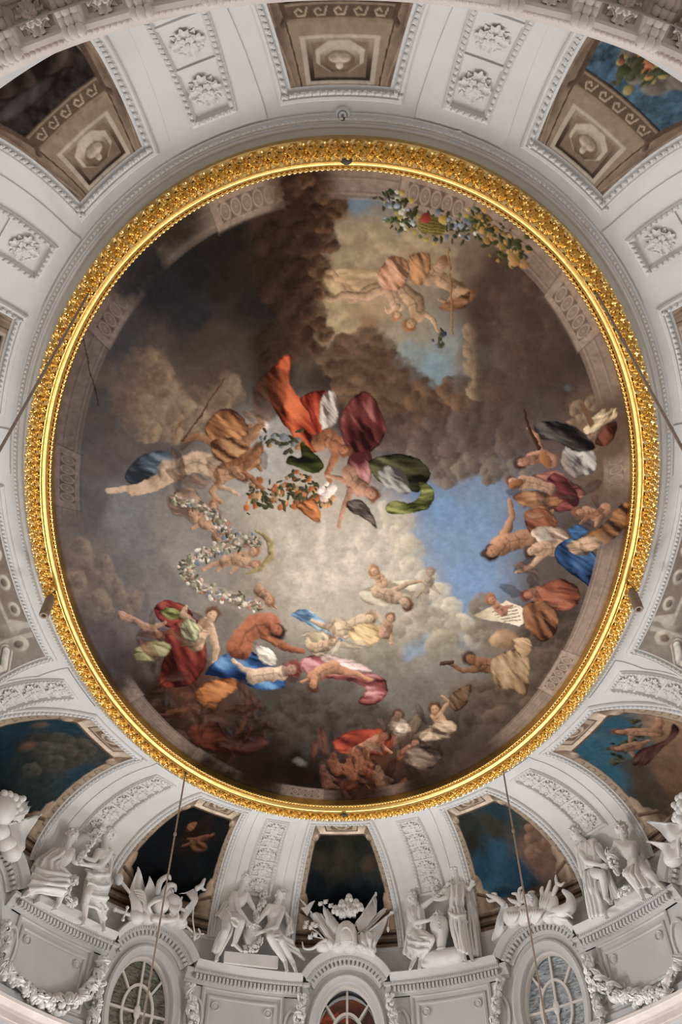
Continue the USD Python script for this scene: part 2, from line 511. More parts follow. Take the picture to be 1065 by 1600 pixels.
def bracket():
    """A scrolled bracket with a leaf under it, hanging below the soffit: x along the wall, y out from it, z down."""
    prof = [(.30, .0), (-.02, .0), (-.02, .06), (.02, .085), (.07, .075), (.13, .06), (.20, .085), (.25, .12), (.30, .12)]
    body = trimesh.creation.extrude_polygon(__import__('shapely').Polygon(prof), .13)
    vv = np.asarray(body.vertices)
    body.vertices = np.c_[vv[:, 2] - .065, vv[:, 0], vv[:, 1]]
    lf = []
    for j in range(5):
        y = .0 + .055 * j
        for s in (-1, 0, 1):
            e = sphere((s * .042, y, .085 + .012 * (s == 0) - .02 * math.sin(j)), (.03, .042, .03), 1)
            lf.append(e)
    sc = [sphere((s * .07, .24, .08), (.02, .055, .055), 1) for s in (-1, 1)]
    return join([body] + lf + sc)


_ros = rosette(.105, 8, h=.06)
_bra = bracket()
for k in range(-10, 11):
    for half, nm in ((0, 'rosette'), (.5, 'bracket')):
        phc = 178.65 + (k + half) * 3.17
        x, y, nx, ny = plan(phc, 2.10)
        N2 = np.array([nx, ny, 0.0])
        D = np.array([0, 0, -1.0])
        T2 = np.cross(N2, D)
        o_ = np.array([x, y, 7.33])
        if nm == 'rosette':
            sq = [o_ + T2 * sx * .135 + N2 * sy * .105 for sx, sy in ((-1, -1), (1, -1), (1, 1), (-1, 1))]
            tm_.part('coffer', ribbon(sq, [D] * 4, [(-.045, 0), (-.045, .055), (-.015, .06), (0, .045), (.012, .02), (.03, .012), (.03, 0)]), 'stone', False)
            tm_.part('rosette', orient(_ros, o_, T2, N2, D), 'stone', 50)
        else:
            tm_.part('bracket', orient(_bra, o_ - N2 * .13, T2, N2, D), 'stone', 40)
# carved leaf and egg rows on the cornice's lip
eg = []
for p in np.arange(140, 220, .3):
    o_, T_, U_, N_ = frame_at(p, 1.925, 7.50)
    eg.append(orient(sphere((0, 0, 0), (.020, .024, .022), 1), o_, T_, U_, N_))
    o_, T_, U_, N_ = frame_at(p + .15, 1.985, 7.385)
    eg.append(orient(sphere((0, 0, 0), (.016, .036, .014), 1), o_, T_, U_, N_))
tm_.part('egg_row', join(eg), 'stone', True, kind='stuff')
# ------------------------------------------------------------------ painting tools: strokes on a flat or curved canvas, in the picture's own coordinates
def lin(c):
    c = np.asarray(c, float) / 255
    return np.where(c <= .04045, c / 12.92, ((c + .055) / 1.055) ** 2.4)


def sstep(a, b, x):
    t = np.clip((x - a) / (b - a), 0, 1)
    return t * t * (3 - 2 * t)


def spline(pts, k=6, closed=True):
    p = np.asarray(pts, float)
    n = len(p)
    out = []
    for i in range(n if closed else n - 1):
        if closed:
            a, b, c, d = p[i - 1], p[i], p[(i + 1) % n], p[(i + 2) % n]
        else:
            a, b, c, d = p[max(i - 1, 0)], p[i], p[i + 1], p[min(i + 2, n - 1)]
        for t in np.linspace(0, 1, k, endpoint=False):
            out.append(.5 * ((2 * b) + (-a + c) * t + (2 * a - 5 * b + 4 * c - d) * t * t + (-a + 3 * b - 3 * c + d) * t ** 3))
    if not closed:
        out.append(p[-1])
    return np.array(out)


SKIN = .93


class Canvas:
    def __init__(self, p, unit=1.0, seed=0, light=None, wob=1.0):
        self.p, self.u = np.asarray(p, float), unit
        self.c = np.zeros((len(self.p), 3))
        q = np.c_[self.p / unit, np.full(len(self.p), seed * 3.7)]
        self.w = [meshkit.fbm(q / s, 4, seed + i) - .5 for i, s in enumerate((70, 70, 16, 16, 5, 5))]
        self.p0 = self.p
        self.p = self.p + np.c_[self.w[2], self.w[3]] * 7 * unit * wob + np.c_[self.w[4], self.w[5]] * 3.5 * unit * wob
        self.light = light

    def box(self, lo, hi, pad):
        p = self.p
        return np.flatnonzero((p[:, 0] > lo[0] - pad) & (p[:, 0] < hi[0] + pad) & (p[:, 1] > lo[1] - pad) & (p[:, 1] < hi[1] + pad))

    def lay(self, i, a, col):
        a = np.clip(a, 0, 1)[:, None]
        self.c[i] = self.c[i] * (1 - a) + a * col

    def L(self, x, y):
        if self.light is None:
            return np.array([-.5, -.8])
        d = np.array(self.light, float) - (x, y)
        d = d / max(np.hypot(*d), 1e-6)
        d = d * .7 + np.array([0, -.45])
        return d / np.hypot(*d)

    def tone(self, s, dark, mid, hi):
        s = np.clip(s, 0, 1)[:, None]
        return np.where(s < .5, dark + (mid - dark) * s * 2, mid + (hi - mid) * (s * 2 - 1))

    def under(self, spots, pw=3.0, warp=26):
        xy = np.array([s[:2] for s in spots], float)
        col = np.array([lin(s[2]) for s in spots])
        q = self.p + np.c_[self.w[0], self.w[1]] * warp * self.u * 2 + np.c_[self.w[2], self.w[3]] * warp * .28 * self.u * 2
        for k in range(0, len(q), 20000):
            d2 = ((q[k:k + 20000, None] - xy[None]) ** 2).sum(-1) + 20 * self.u ** 2
            w = 1 / d2 ** (pw / 2 + .3)
            self.c[k:k + 20000] = (w @ col) / w.sum(1, keepdims=True)

    def mottle(self, amt):
        self.c *= (1 + amt * (self.w[2] * 1.6 + self.w[4] * 1.2))[:, None]

    def poly(self, pts, col, soft=1.5, warp=0.0, smooth=True, a=1.0, hi=None, dark=None, fold=None, wl=10, grad=None):
        """A filled outline. fold = direction of drapery folds (degrees), wl their width; grad = direction over which dark runs to hi."""
        P = spline(pts) if smooth else np.asarray(pts, float)
        u = self.u
        soft = soft * .6 if soft < 5 else soft
        i = self.box(P.min(0), P.max(0), (soft + warp * 2) * u)
        if not len(i):
            return
        q = self.p[i] + (np.c_[self.w[2][i], self.w[3][i]] * 4 * warp * u if warp else 0)
        A, B = P, np.roll(P, -1, 0)
        d2 = np.full(len(q), 1e18)
        ins = np.zeros(len(q), bool)
        for (ax, ay), (bx, by) in zip(A, B):
            ex, ey = bx - ax, by - ay
            l2 = ex * ex + ey * ey
            if l2 < 1e-12:
                continue
            wx, wy = q[:, 0] - ax, q[:, 1] - ay
            t = np.clip((wx * ex + wy * ey) / l2, 0, 1)
            d2 = np.minimum(d2, (wx - ex * t) ** 2 + (wy - ey * t) ** 2)
            if abs(ey) > 1e-12:
                ins ^= ((ay > q[:, 1]) != (by > q[:, 1])) & (q[:, 0] < ex * (q[:, 1] - ay) / ey + ax)
        sd = np.sqrt(d2) * np.where(ins, 1, -1) / u
        col = lin(col)
        dk = col * .28 if dark is None else lin(dark) * .8
        h = np.minimum(col * 1.6 + .015, 1) if hi is None else lin(hi)
        ctr = P.mean(0)
        if fold is not None:
            f = math.radians(fold)
            x = (q[:, 0] - ctr[0]) * -math.sin(f) + (q[:, 1] - ctr[1]) * math.cos(f)
            y = (q[:, 0] - ctr[0]) * math.cos(f) + (q[:, 1] - ctr[1]) * math.sin(f)
            sd0 = int(abs(ctr[0] * 7 + ctr[1] * 13)) % 997
            xw = x + 9 * u * self.w[2][i] + .12 * y * y / (wl * u * 6)
            f1 = meshkit.noise(np.c_[xw / (wl * u * .62), y / (wl * u * 3.2), 0 * x], sd0) - .5
            f2 = meshkit.noise(np.c_[(x + .35 * y) / (wl * u * .3), y / (wl * u * 2.2), 0 * x + 5], sd0) - .5
            lg = self.L(*ctr)
            gl = ((q - ctr) @ lg) / (np.ptp(P, axis=0).max() + 1e-9)
            s = .47 + 1.15 * f1 + .5 * f2 + .45 * gl - .3 * (1 - sstep(0, 4, sd))
            c = self.tone(s, dk, col, h)
        elif grad is not None:
            f = math.radians(grad)
            x = (q - ctr) @ [math.cos(f), math.sin(f)]
            e = (P - ctr) @ [math.cos(f), math.sin(f)]
            c = self.tone((x - e.min()) / (e.max() - e.min()) + self.w[2][i] * .5, dk, col, h)
        elif hi is not None or dark is not None:
            c = self.tone(.5 + self.w[2][i] * 2.0 + self.w[4][i] * .8, dk, col, h)
        else:
            c = np.repeat(col[None], len(i), 0)
        self.lay(i, a * sstep(-soft, soft, sd), c)

    def dab(self, x, y, rx, ry=None, col=(0, 0, 0), ang=0.0, soft=.35, a=1.0, form=True, hi=None, dark=None, warp=0.0):
        """An ellipse, modelled as a rounded form towards the painting's light."""
        u, ry = self.u, rx if ry is None else ry
        R = max(rx, ry)
        i = self.box((x - R * 1.3, y - R * 1.3), (x + R * 1.3, y + R * 1.3), 0)
        if not len(i):
            return
        f = math.radians(ang)
        q = self.p[i] - (x, y)
        if warp:
            q = q + np.c_[self.w[2][i], self.w[3][i]] * 2 * warp * R
        X = (q[:, 0] * math.cos(f) + q[:, 1] * math.sin(f)) / rx
        Y = (-q[:, 0] * math.sin(f) + q[:, 1] * math.cos(f)) / ry
        r = np.hypot(X, Y)
        col = lin(col)
        if form:
            dk = col * .42 if dark is None else lin(dark)
            h = np.minimum(col * 1.45 + .02, 1) if hi is None else lin(hi)
            L = self.L(x, y)
            lx, ly = L[0] * math.cos(f) + L[1] * math.sin(f), -L[0] * math.sin(f) + L[1] * math.cos(f)
            c = self.tone(.52 + .5 * (X * lx + Y * ly) + self.w[4][i] * .25, dk, col, h)
        else:
            c = np.repeat(col[None], len(i), 0)
        self.lay(i, a * (1 - sstep(1 - soft, 1 + soft * .4, r)), c)

    def puffs(self, lst, lo, hi, a=.9, soft=.32, warp=.42, rim=None):
        """Cumulus: (x, y, r) billows, lit towards the light."""
        g = np.random.default_rng(int(lst[0][0] * 3 + lst[0][1]))
        big = []
        for x, y, r in lst:
            big.append((x, y, r * 1.12))
            L = self.L(x, y)
            a0 = math.atan2(L[1], L[0])
            for _ in range(5):
                b = a0 + g.normal() * .9
                k = .35 + .3 * g.random()
                big.append((x + math.cos(b) * r * (.95 - k * .5), y + math.sin(b) * r * (.95 - k * .5), r * k))
        for x, y, r in big:
            mid = [(l + h) / 2 for l, h in zip(lo, hi)]
            self.dab(x, y, r, r, mid, soft=soft, a=a, hi=rim or hi, dark=lo, warp=warp)

    def chain(self, pts, w, col, soft=.22, hi=None, dark=None, a=1.0, mod=0.0):
        """A limb: round, tapering, bent at its joints."""
        pts = np.asarray(pts, float)
        w = np.broadcast_to(np.asarray(w, float), (len(pts),))
        i = self.box(pts.min(0), pts.max(0), w.max() * 1.4)
        if not len(i):
            return
        q = self.p[i]
        best = np.full(len(i), 1e9)
        n = np.zeros((len(i), 2))
        for A, B, ra, rb in zip(pts[:-1], pts[1:], w[:-1], w[1:]):
            e = B - A
            t = np.clip(((q - A) @ e) / max(e @ e, 1e-9), 0, 1)
            v = q - (A + t[:, None] * e)
            r = ra + (rb - ra) * t
            d = np.hypot(v[:, 0], v[:, 1]) / r
            b = d < best
            n[b] = v[b] / r[b, None]
            best[b] = d[b]
        col = lin(col)
        dk = col * .30 if dark is None else lin(dark)
        h = np.minimum(col * 1.35 + .02, 1) if hi is None else lin(hi)
        m = pts.mean(0)
        s = .50 + .52 * (n @ self.L(*m)) + self.w[4][i] * .35 + self.w[2][i] * mod
        self.lay(i, a * (1 - sstep(1 - soft, 1 + soft, best)), self.tone(s, dk, col, h))

    def head(self, x, y, r, skin, hair, ang=0.0, a=1.0):
        """A small painted head: hair, face, eyes, nose and mouth. ang = direction of the crown of the head, degrees (0 = right)."""
        f = math.radians(ang)
        cx_, sy_ = math.cos(f), math.sin(f)
        self.dab(x + cx_ * r * .3, y + sy_ * r * .3, r * 1.2, r * 1.15, hair, ang, a=a, warp=.3)
        self.dab(x - cx_ * r * .12, y - sy_ * r * .12, r * .92, r * .72, skin, ang, a=a)
        dk = [k * .35 for k in skin]
        for s in (-1, 1):
            self.dab(x + cx_ * r * .05 - sy_ * s * r * .3, y + sy_ * r * .05 + cx_ * s * r * .3, r * .16, r * .2, dk, ang, form=False, a=.4 * a, soft=.7)
        self.dab(x - cx_ * r * .45, y - sy_ * r * .45, r * .1, r * .24, (140, 76, 60), ang, form=False, a=.4 * a, soft=.7)
        self.dab(x - cx_ * r * .15, y - sy_ * r * .15, r * .26, r * .09, [min(k * 1.15, 255) for k in skin], ang, form=False, a=.6 * a)

    def nude(self, head, spine, limbs, skin, hair=(70, 45, 32), w=9, lw=5, ang=None, a=1.0):
        g_ = sum(skin) / 3
        skin = tuple((q * .84 + g_ * .16) * SKIN for q in skin)
        """A generic figure: torso along spine, limbs as joint chains (thick to thin), head last."""
        for l in limbs:
            k = l[0] if isinstance(l[0], (int, float)) else lw
            pts = l[1:] if isinstance(l[0], (int, float)) else l
            self.chain(pts, np.linspace(k, k * .5, len(pts)), skin, a=a, mod=.5, soft=.18)
        sp = np.asarray(spine, float)
        ww = w * np.interp(np.linspace(0, 1, len(sp)), [0, .3, .65, 1], [.95, 1.0, .78, 1.0])
        self.chain(sp, ww, skin, a=a, mod=.9, soft=.15)
        if len(sp) > 1:
            dkk = [q * .55 for q in skin]
            self.chain(sp[:], [w * .10] * len(sp), dkk, a=.45 * a, soft=.6)
            for q in (.25, .6):
                j = sp[0] + (sp[-1] - sp[0]) * q
                t_ = (sp[-1] - sp[0]) / max(np.hypot(*(sp[-1] - sp[0])), 1e-6)
                n_ = np.array([-t_[1], t_[0]]) * w * .6
                self.chain([j - n_, j + t_ * w * .25, j + n_], [w * .09] * 3, dkk, a=.4 * a, soft=.6)
        if head:
            x, y, r = head
            if ang is None:
                ang = math.degrees(math.atan2(y - sp[0][1], x - sp[0][0]))
            self.chain([sp[0], (x, y)], [r * .6, r * .5], skin, a=a)
            self.head(x, y, r, skin, hair, ang, a)

    def bunch(self, path, n, rad, width, palette, seed=0, leaves=True):
        """A garland of fruit, flowers and leaves along a path."""
        g = np.random.default_rng(seed)
        P = spline(path, 12, closed=False)
        T = np.gradient(P, axis=0)
        T /= np.hypot(T[:, 0], T[:, 1])[:, None] + 1e-9
        for k in range(n):
            j = int(g.random() * (len(P) - 1))
            o = g.normal() * width * .5
            x, y = P[j] + np.array([-T[j, 1], T[j, 0]]) * o
            r = rad * (.6 + .8 * g.random())
            c = palette[int(g.random() * len(palette))]
            if leaves and g.random() < .4:
                self.dab(x, y, r * 1.5, r * .55, (66, 66, 42), g.random() * 180, soft=.25)
            else:
                self.dab(x, y, r, r * .9, c, g.random() * 180, soft=.3)

    def rings(self, A, B, period, half, col, dark, line=.16, a=.8):
        """Interlaced circles along a strip given by coordinates A (along) and B (across), as the border's carved ornament."""
        x = (A / period) % 1.0 - .5
        d = np.hypot(x * period, B) / half
        in_ = np.abs(B) < half * 1.05
        ring = np.exp(-((d - .78) / line) ** 2) + np.exp(-(d / .3) ** 2) + .7 * np.exp(-((d - .42) / .09) ** 2)
        i = np.flatnonzero(in_)
        self.lay(i, a * np.ones(len(i)), lin(dark)[None] + (lin(col) - lin(dark))[None] * np.clip(ring[i], 0, 1)[:, None])


ALB = 1.2                                      # the paint's reflectance for a photographed tone, under this room's light
# ------------------------------------------------------------------ the ceiling painting
ZF = 11.87
st = .0132
gx, gy = np.meshgrid(np.arange(-4.62, 4.63, st), np.arange(-6.56, 6.57, st), indexing='ij')
FO = -.335                                      # the canvas tucks under the frame's inner edge
rr = (np.abs(gx / (EA + FO)) ** EN + np.abs(gy / (EB + FO)) ** EN) ** (1 / EN)
V = np.stack([gx, gy, np.full_like(gx, ZF)], -1)
fv, ff = grid(V, flip=True)
keep = (rr.reshape(-1) <= 1.0)
ff = ff[keep[ff].all(1)]
used = np.unique(ff)
re = np.full(len(fv), -1)
re[used] = np.arange(len(used))
fv, ff = fv[used], re[ff]
# the picture is composed in the photograph's coordinates, laid flat on the ceiling
w_ = fv - CAM
dz = w_ @ FW
pp = np.c_[532.5 + FPX * (w_ @ RT) / dz, 800 - FPX * (w_ @ UP) / dz]
C = Canvas(pp, 1.0, 3, light=(545, 880))
exec_under = [
 (300,350,(62,52,46)),(250,450,(44,45,49)),(350,430,(48,42,38)),(420,330,(70,50,42)),(480,310,(66,47,38)),(520,330,(84,60,47)),(440,400,(52,41,36)),(330,520,(72,60,54)),(240,560,(88,74,68)),(180,530,(64,62,66)),(200,620,(98,83,76)),(280,630,(108,90,76)),(340,600,(84,69,58)),(420,560,(48,41,38)),(480,520,(66,50,42)),(475,440,(80,58,45)),(350,370,(46,42,38)),(300,420,(42,42,44)),(300,490,(50,50,54)),(400,480,(46,42,42)),
 (560,360,(152,134,110)),(600,400,(168,144,116)),(540,460,(190,163,116)),(520,500,(195,170,122)),(570,520,(148,114,84)),(640,340,(150,135,115)),(690,360,(138,120,102)),(560,410,(165,145,115)),(720,400,(120,98,82)),(650,400,(165,138,110)),(590,470,(178,150,112)),
 (565,312,(112,132,148)),(640,560,(138,148,148)),(680,580,(128,148,156)),(615,535,(160,146,122)),(730,560,(122,112,98)),(700,550,(138,145,142)),(660,525,(150,140,118)),
 (780,420,(82,64,54)),(850,480,(80,62,53)),(820,560,(90,69,58)),(760,620,(98,80,70)),(700,650,(82,66,60)),(640,620,(96,73,60)),(560,560,(105,76,57)),(520,590,(66,53,47)),(880,600,(78,63,57)),(760,690,(92,78,76)),(850,640,(86,72,66)),(690,700,(98,83,80)),(900,560,(70,57,50)),(760,480,(92,70,58)),(750,530,(98,78,66)),(600,580,(98,73,58)),(610,640,(72,57,50)),(560,640,(58,45,40)),(640,690,(84,68,64)),
 (700,790,(112,146,186)),(750,810,(114,144,180)),(700,850,(120,147,180)),(730,900,(114,147,188)),(720,960,(112,142,177)),(670,760,(104,128,162)),(760,760,(116,140,172)),(650,860,(130,148,172)),
 (520,850,(196,185,168)),(560,880,(202,190,172)),(450,830,(182,172,155)),(600,840,(186,176,160)),(480,900,(190,179,160)),(420,720,(168,163,158)),(440,690,(158,153,150)),(560,940,(176,166,146)),(620,1000,(160,152,136)),(680,1000,(142,140,130)),(600,1060,(112,107,97)),(640,960,(165,158,142)),(520,810,(188,176,156)),(470,790,(180,168,150)),(600,900,(196,182,158)),(540,960,(172,162,142)),(420,900,(168,156,138)),(390,930,(142,132,118)),
 (160,720,(84,77,78)),(130,800,(86,80,82)),(200,800,(112,112,116)),(220,850,(108,106,108)),(180,900,(96,93,94)),(300,870,(136,128,122)),(350,910,(134,125,117)),(250,920,(113,108,107)),(130,900,(106,91,83)),(140,980,(84,77,81)),(200,960,(100,92,92)),(360,970,(116,107,98)),(160,1060,(58,52,56)),(120,680,(78,72,74)),(150,640,(74,68,68)),(240,690,(88,80,78)),(280,820,(126,120,115)),
 (220,1080,(54,42,37)),(280,1060,(76,47,37)),(330,1110,(72,47,35)),(300,1160,(50,36,29)),(400,1160,(41,32,28)),(480,1120,(72,66,61)),(520,1090,(84,77,70)),(450,1200,(37,30,27)),(540,1215,(46,32,27)),(600,1150,(72,56,46)),(580,1200,(76,44,31)),(650,1180,(68,51,42)),(700,1160,(70,57,50)),(760,1130,(84,71,64)),(800,1080,(96,83,71)),(850,1040,(92,81,73)),(860,980,(70,61,56)),(640,1230,(46,34,29)),(760,1180,(74,61,56)),(880,900,(92,80,71)),(900,850,(80,66,58)),(930,740,(110,88,70)),(935,680,(108,84,70)),(780,1000,(120,108,95)),(700,1060,(114,104,95)),(640,1090,(104,97,88)),(440,1090,(66,60,56)),(250,1130,(44,33,28)),(370,1200,(36,29,26)),(470,1230,(30,25,24)),(920,640,(100,80,68)),(820,1030,(112,100,88)),(560,1130,(84,76,68)),(830,700,(96,78,72)),(760,740,(118,116,126))]
C.under(exec_under)
# --- clouds
C.puffs([(470,300,34),(500,290,28),(448,292,22),(515,330,24),(455,340,36),(490,350,26),(500,315,20),(430,380,34),(470,395,30),(440,440,36),(480,430,20),(455,490,34),(485,480,18),(430,540,36),(490,530,22)], (38,29,26), (98,70,52), a=.75)
C.puffs([(430,300,14),(475,278,16),(512,290,16),(527,312,12)], (60,42,33), (120,88,64), a=.7)
C.puffs([(545,350,26),(570,370,34),(545,400,26),(590,345,24),(620,370,30),(660,360,28),(700,380,24),(530,440,26),(515,480,22),(560,440,28),(600,430,30),(510,520,18),(545,495,22),(690,420,26)], (138,118,92), (196,172,132), a=.5, soft=.4)
C.puffs([(545,545,24),(575,535,22),(600,545,20),(520,560,26),(610,575,26),(580,580,30),(640,600,26),(660,612,20),(685,625,26),(610,620,32),(560,610,30),(710,610,24),(730,630,22),(540,590,26),(650,650,34)], (66,50,43), (140,106,78), a=.7)
C.puffs([(742,575,16),(738,545,14),(745,610,16),(735,520,12)], (105,88,74), (170,145,112), a=.7)
C.puffs([(630,680,34),(680,690,36),(720,700,28),(660,720,20),(700,725,22),(750,715,26),(780,720,24),(600,670,30),(740,670,36),(800,690,26)], (72,58,54), (122,104,94), a=.65)
C.puffs([(300,640,34),(330,630,28),(260,650,36),(285,668,24),(320,660,22),(240,620,36),(210,640,30),(350,610,26),(230,580,34)], (84,68,60), (150,126,100), a=.6)
C.puffs([(540,830,34),(590,840,32),(610,870,28),(630,900,30),(520,870,36),(470,860,34),(460,900,30),(560,900,34),(640,940,28),(660,975,26),(690,960,22),(700,985,20),(500,920,28),(455,925,26),(480,820,28),(620,830,22),(430,850,26)], (150,142,130), (218,206,186), a=.5, soft=.4)
C.puffs([(700,1010,24),(660,1020,28),(620,1040,28),(720,1035,18),(590,1010,30),(560,1040,26)], (100,92,82), (160,148,128), a=.45, soft=.4)
C.poly([(630,1010),(650,995),(682,992),(676,1012),(650,1028),(632,1034)], (128,148,168), soft=7, warp=3, a=.75)
C.puffs([(120,870,26),(150,890,24),(170,920,22),(200,940,20),(110,920,24),(150,950,24)], (78,68,66), (140,122,106), a=.6)
C.puffs([(850,1010,30),(880,985,30),(840,1050,34),(880,1030,24),(800,1080,34),(770,1110,30),(730,1090,28),(900,940,26),(930,890,24)], (64,53,46), (110,93,78), a=.5)
C.puffs([(500,1110,28),(470,1100,24),(540,1120,26),(450,1130,24),(520,1140,24),(580,1115,24)], (44,37,33), (90,78,68), a=.5)
C.puffs([(800,600,40),(850,560,40),(800,520,40),(770,460,34),(850,440,34),(790,650,34),(880,520,30)], (66,52,46), (104,82,68), a=.4, soft=.5)
C.poly([(735,470),(760,470),(770,560),(760,600),(748,680),(738,690),(742,560)], (66,52,46), soft=9, warp=3, a=.6)
C.puffs([(905,640,14),(925,630,12),(915,660,16),(895,672,14),(930,690,14)], (90,70,56), (168,140,108), a=.7)
C.dab(886,606,9,6,(104,112,118),soft=.9,form=False,a=.7)
C.puffs([(800,740,20),(830,745,16),(770,735,18)], (92,80,74), (142,128,112), a=.6)
C.puffs([(745,1000,16),(730,975,14),(748,960,14)], (140,138,132), (186,180,164), a=.6)
C.puffs([(240,1000,26),(220,1040,24)], (56,48,50), (88,76,74), a=.5)
C.poly([(150,590),(136,560),(142,556),(158,592)], (40,34,34), soft=1.2, a=.0)
C.puffs([(628,838,20),(640,862,22),(648,890,18),(634,815,16),(668,905,16),(690,930,16),(706,952,16),(722,972,14),(612,800,18)], (158,150,134), (216,204,180), a=.75)
C.puffs([(700,985,22),(676,968,20),(735,992,16),(655,945,20),(690,1010,24),(640,985,24)], (116,108,96), (180,166,142), a=.55)
C.puffs([(820,1000,20),(860,960,22),(890,1000,26),(850,1050,30),(800,1095,26),(760,1085,22),(870,1075,22),(830,1110,20),(780,1130,22)], (56,46,40), (112,94,78), a=.55)
C.puffs([(755,950,20),(752,985,18),(770,1000,16)], (94,84,76), (146,132,114), a=.6)
C.puffs([(660,1135,20),(690,1160,24),(720,1130,22),(560,1140,22),(520,1130,24),(480,1140,24),(450,1105,20),(430,1140,22)], (38,32,28), (88,76,66), a=.5)
C.puffs([(700,740,22),(730,730,20),(670,735,18),(655,720,20),(765,742,16)], (84,72,68), (148,132,114), a=.75)
C.puffs([(255,650,26),(230,672,20),(285,648,24),(310,660,20),(265,680,18)], (96,80,70), (168,144,112), a=.7)
C.puffs([(505,300,16),(525,325,16),(505,350,16),(512,380,16),(500,420,18),(505,455,16),(492,495,18),(508,520,14)], (48,34,28), (122,90,64), a=.8)
for x, y, rx, ry, c, a_ in ((450,1205,100,36,(27,21,19),.75),(640,1228,90,26,(34,25,21),.7),(320,1185,70,34,(34,25,21),.7),(780,1175,64,32,(56,44,38),.5),(870,955,34,52,(56,45,40),.6),(235,1105,46,46,(38,29,26),.6),(540,1228,80,22,(32,23,20),.7),(700,1205,60,24,(50,38,32),.5),
                           (320,400,90,60,(40,38,38),.5),(270,470,60,50,(42,42,46),.5),(430,600,50,34,(42,34,30),.6),(420,420,60,60,(48,37,32),.5),(560,660,60,26,(52,40,34),.5),(850,580,70,60,(72,57,48),.4),(170,1010,40,40,(64,58,62),.4)):
    C.dab(x, y, rx, ry, c, soft=.8, form=False, a=a_, warp=.3)
# --- upper bright group
sk = (206,160,112)
C.poly([(505,430),(540,418),(590,425),(600,450),(560,470),(520,460)], (214,182,128), soft=5, fold=10, wl=12, hi=(236,210,160), dark=(170,130,86), a=.7)
C.nude((640,506,10), [(652,492),(648,470),(630,452),(610,440)], [[8,(610,440),(570,456),(548,470),(520,425)],[8,(612,446),(575,462),(535,460),(515,470)],[5,(655,485),(676,498),(684,518)]], sk, (150,96,52), w=13)
C.nude((620,492,8), [(622,478),(612,460)], [[5,(622,478),(606,486),(602,478)]], (214,168,120), (168,110,62), w=10)
C.nude((730,458,10), [(716,452),(694,440),(676,424)], [[7,(676,424),(650,432),(630,420)],[6,(714,458),(700,474),(686,468)]], (196,148,100), (140,92,50), w=12)
C.nude((690,412,9), [(684,420),(668,436)], [[6,(668,436),(640,440)]], (190,146,104), (150,100,60), w=10)
C.poly([(640,400),(668,396),(672,425),(655,445),(638,430)], (176,126,78), soft=3, fold=70, wl=9)
C.poly([(590,430),(608,402),(632,404),(640,430),(620,455),(598,450)], (210,150,110), soft=3, fold=60, wl=9, hi=(235,190,150))
C.poly([(700,470),(722,462),(736,456),(728,478),(700,486),(684,480)], (128,88,54), soft=3, fold=20, wl=8)
C.chain([(700,386),(704,450),(707,522)], 1.6, (150,110,64))
C.bunch([(680,526),(690,540)], 16, 4, 10, [(60,66,90),(80,84,60),(120,120,140)], 3)
for x, y in ((548, 440), (556, 448), (530, 436)):
    C.dab(x, y, 10, 5, (214,176,128), 20, soft=.5, a=.6)
# --- centre: two draped figures with garland
C.poly([(454,555),(430,570),(417,590),(420,620),(430,645),(450,672),(475,705),(498,702),(505,672),(500,640),(470,622),(452,598)], (168,62,26), soft=2, fold=68, wl=17, hi=(224,112,48), dark=(70,24,16))
C.poly([(470,622),(500,610),(512,622),(505,660),(496,680),(484,650)], (150,44,22), soft=2, fold=80, wl=10, hi=(205,84,40), dark=(80,24,16))
C.poly([(505,618),(522,612),(528,640),(520,665),(505,672),(500,650)], (192,182,172), soft=2.5, fold=70, wl=8, hi=(225,216,206), dark=(120,100,92))
C.poly([(528,660),(548,625),(570,612),(590,632),(602,668),(592,695),(572,712),(560,740),(552,770),(540,760),(545,720),(538,690)], (112,52,50), soft=2, fold=75, wl=15, hi=(176,110,106), dark=(52,24,26))
C.poly([(545,715),(575,705),(582,730),(575,760),(560,775),(548,756)], (160,98,96), soft=2, fold=80, wl=9, hi=(205,150,146), dark=(90,42,42))
C.nude((536,702,10), [(524,692),(512,682),(500,690)], [[7,(515,690),(524,712),(512,740),(516,752)]], (186,112,64), (110,66,38), w=14)
C.nude((580,772,11), [(566,764),(552,752),(545,738)], [[6,(552,756),(530,748),(512,742)],[6,(548,765),(538,790),(530,822)]], (200,140,104), (120,70,40), w=12)
C.poly([(575,722),(600,712),(640,712),(668,730),(672,748),(650,768),(630,760),(600,756),(585,745)], (64,64,40), soft=2, fold=20, wl=14, hi=(112,110,70), dark=(28,28,20))
C.poly([(590,735),(615,728),(635,745),(640,770),(615,768),(598,756)], (150,148,140), soft=3, fold=50, wl=9, hi=(190,190,182), dark=(84,80,76))
C.poly([(655,752),(672,760),(678,780),(660,798),(620,804),(602,795),(612,782),(640,786),(655,772)], (104,110,48), soft=1.6, fold=10, wl=9, hi=(156,158,88), dark=(54,58,24))
C.poly([(540,785),(562,780),(580,800),(588,826),(570,812),(548,800)], (84,72,64), soft=2, fold=40, wl=6, hi=(130,116,104))
C.poly([(470,690),(490,706),(500,716),(506,732),(490,740),(468,730),(448,724),(452,712),(470,714)], (52,56,26), soft=2, fold=20, wl=12, hi=(84,88,44))
C.bunch([(390,770),(430,778),(465,760),(500,775),(505,790)], 210, 4.4, 26, [(176,100,44),(168,90,36),(200,150,90),(130,80,36),(90,84,44),(150,120,80)], 5)
C.bunch([(500,770),(520,768)], 14, 6, 12, [(224,210,200),(206,180,170)], 8, False)
C.poly([(462,790),(490,778),(500,800),(498,818),(480,808)], (186,112,50), soft=2, fold=40, wl=8)
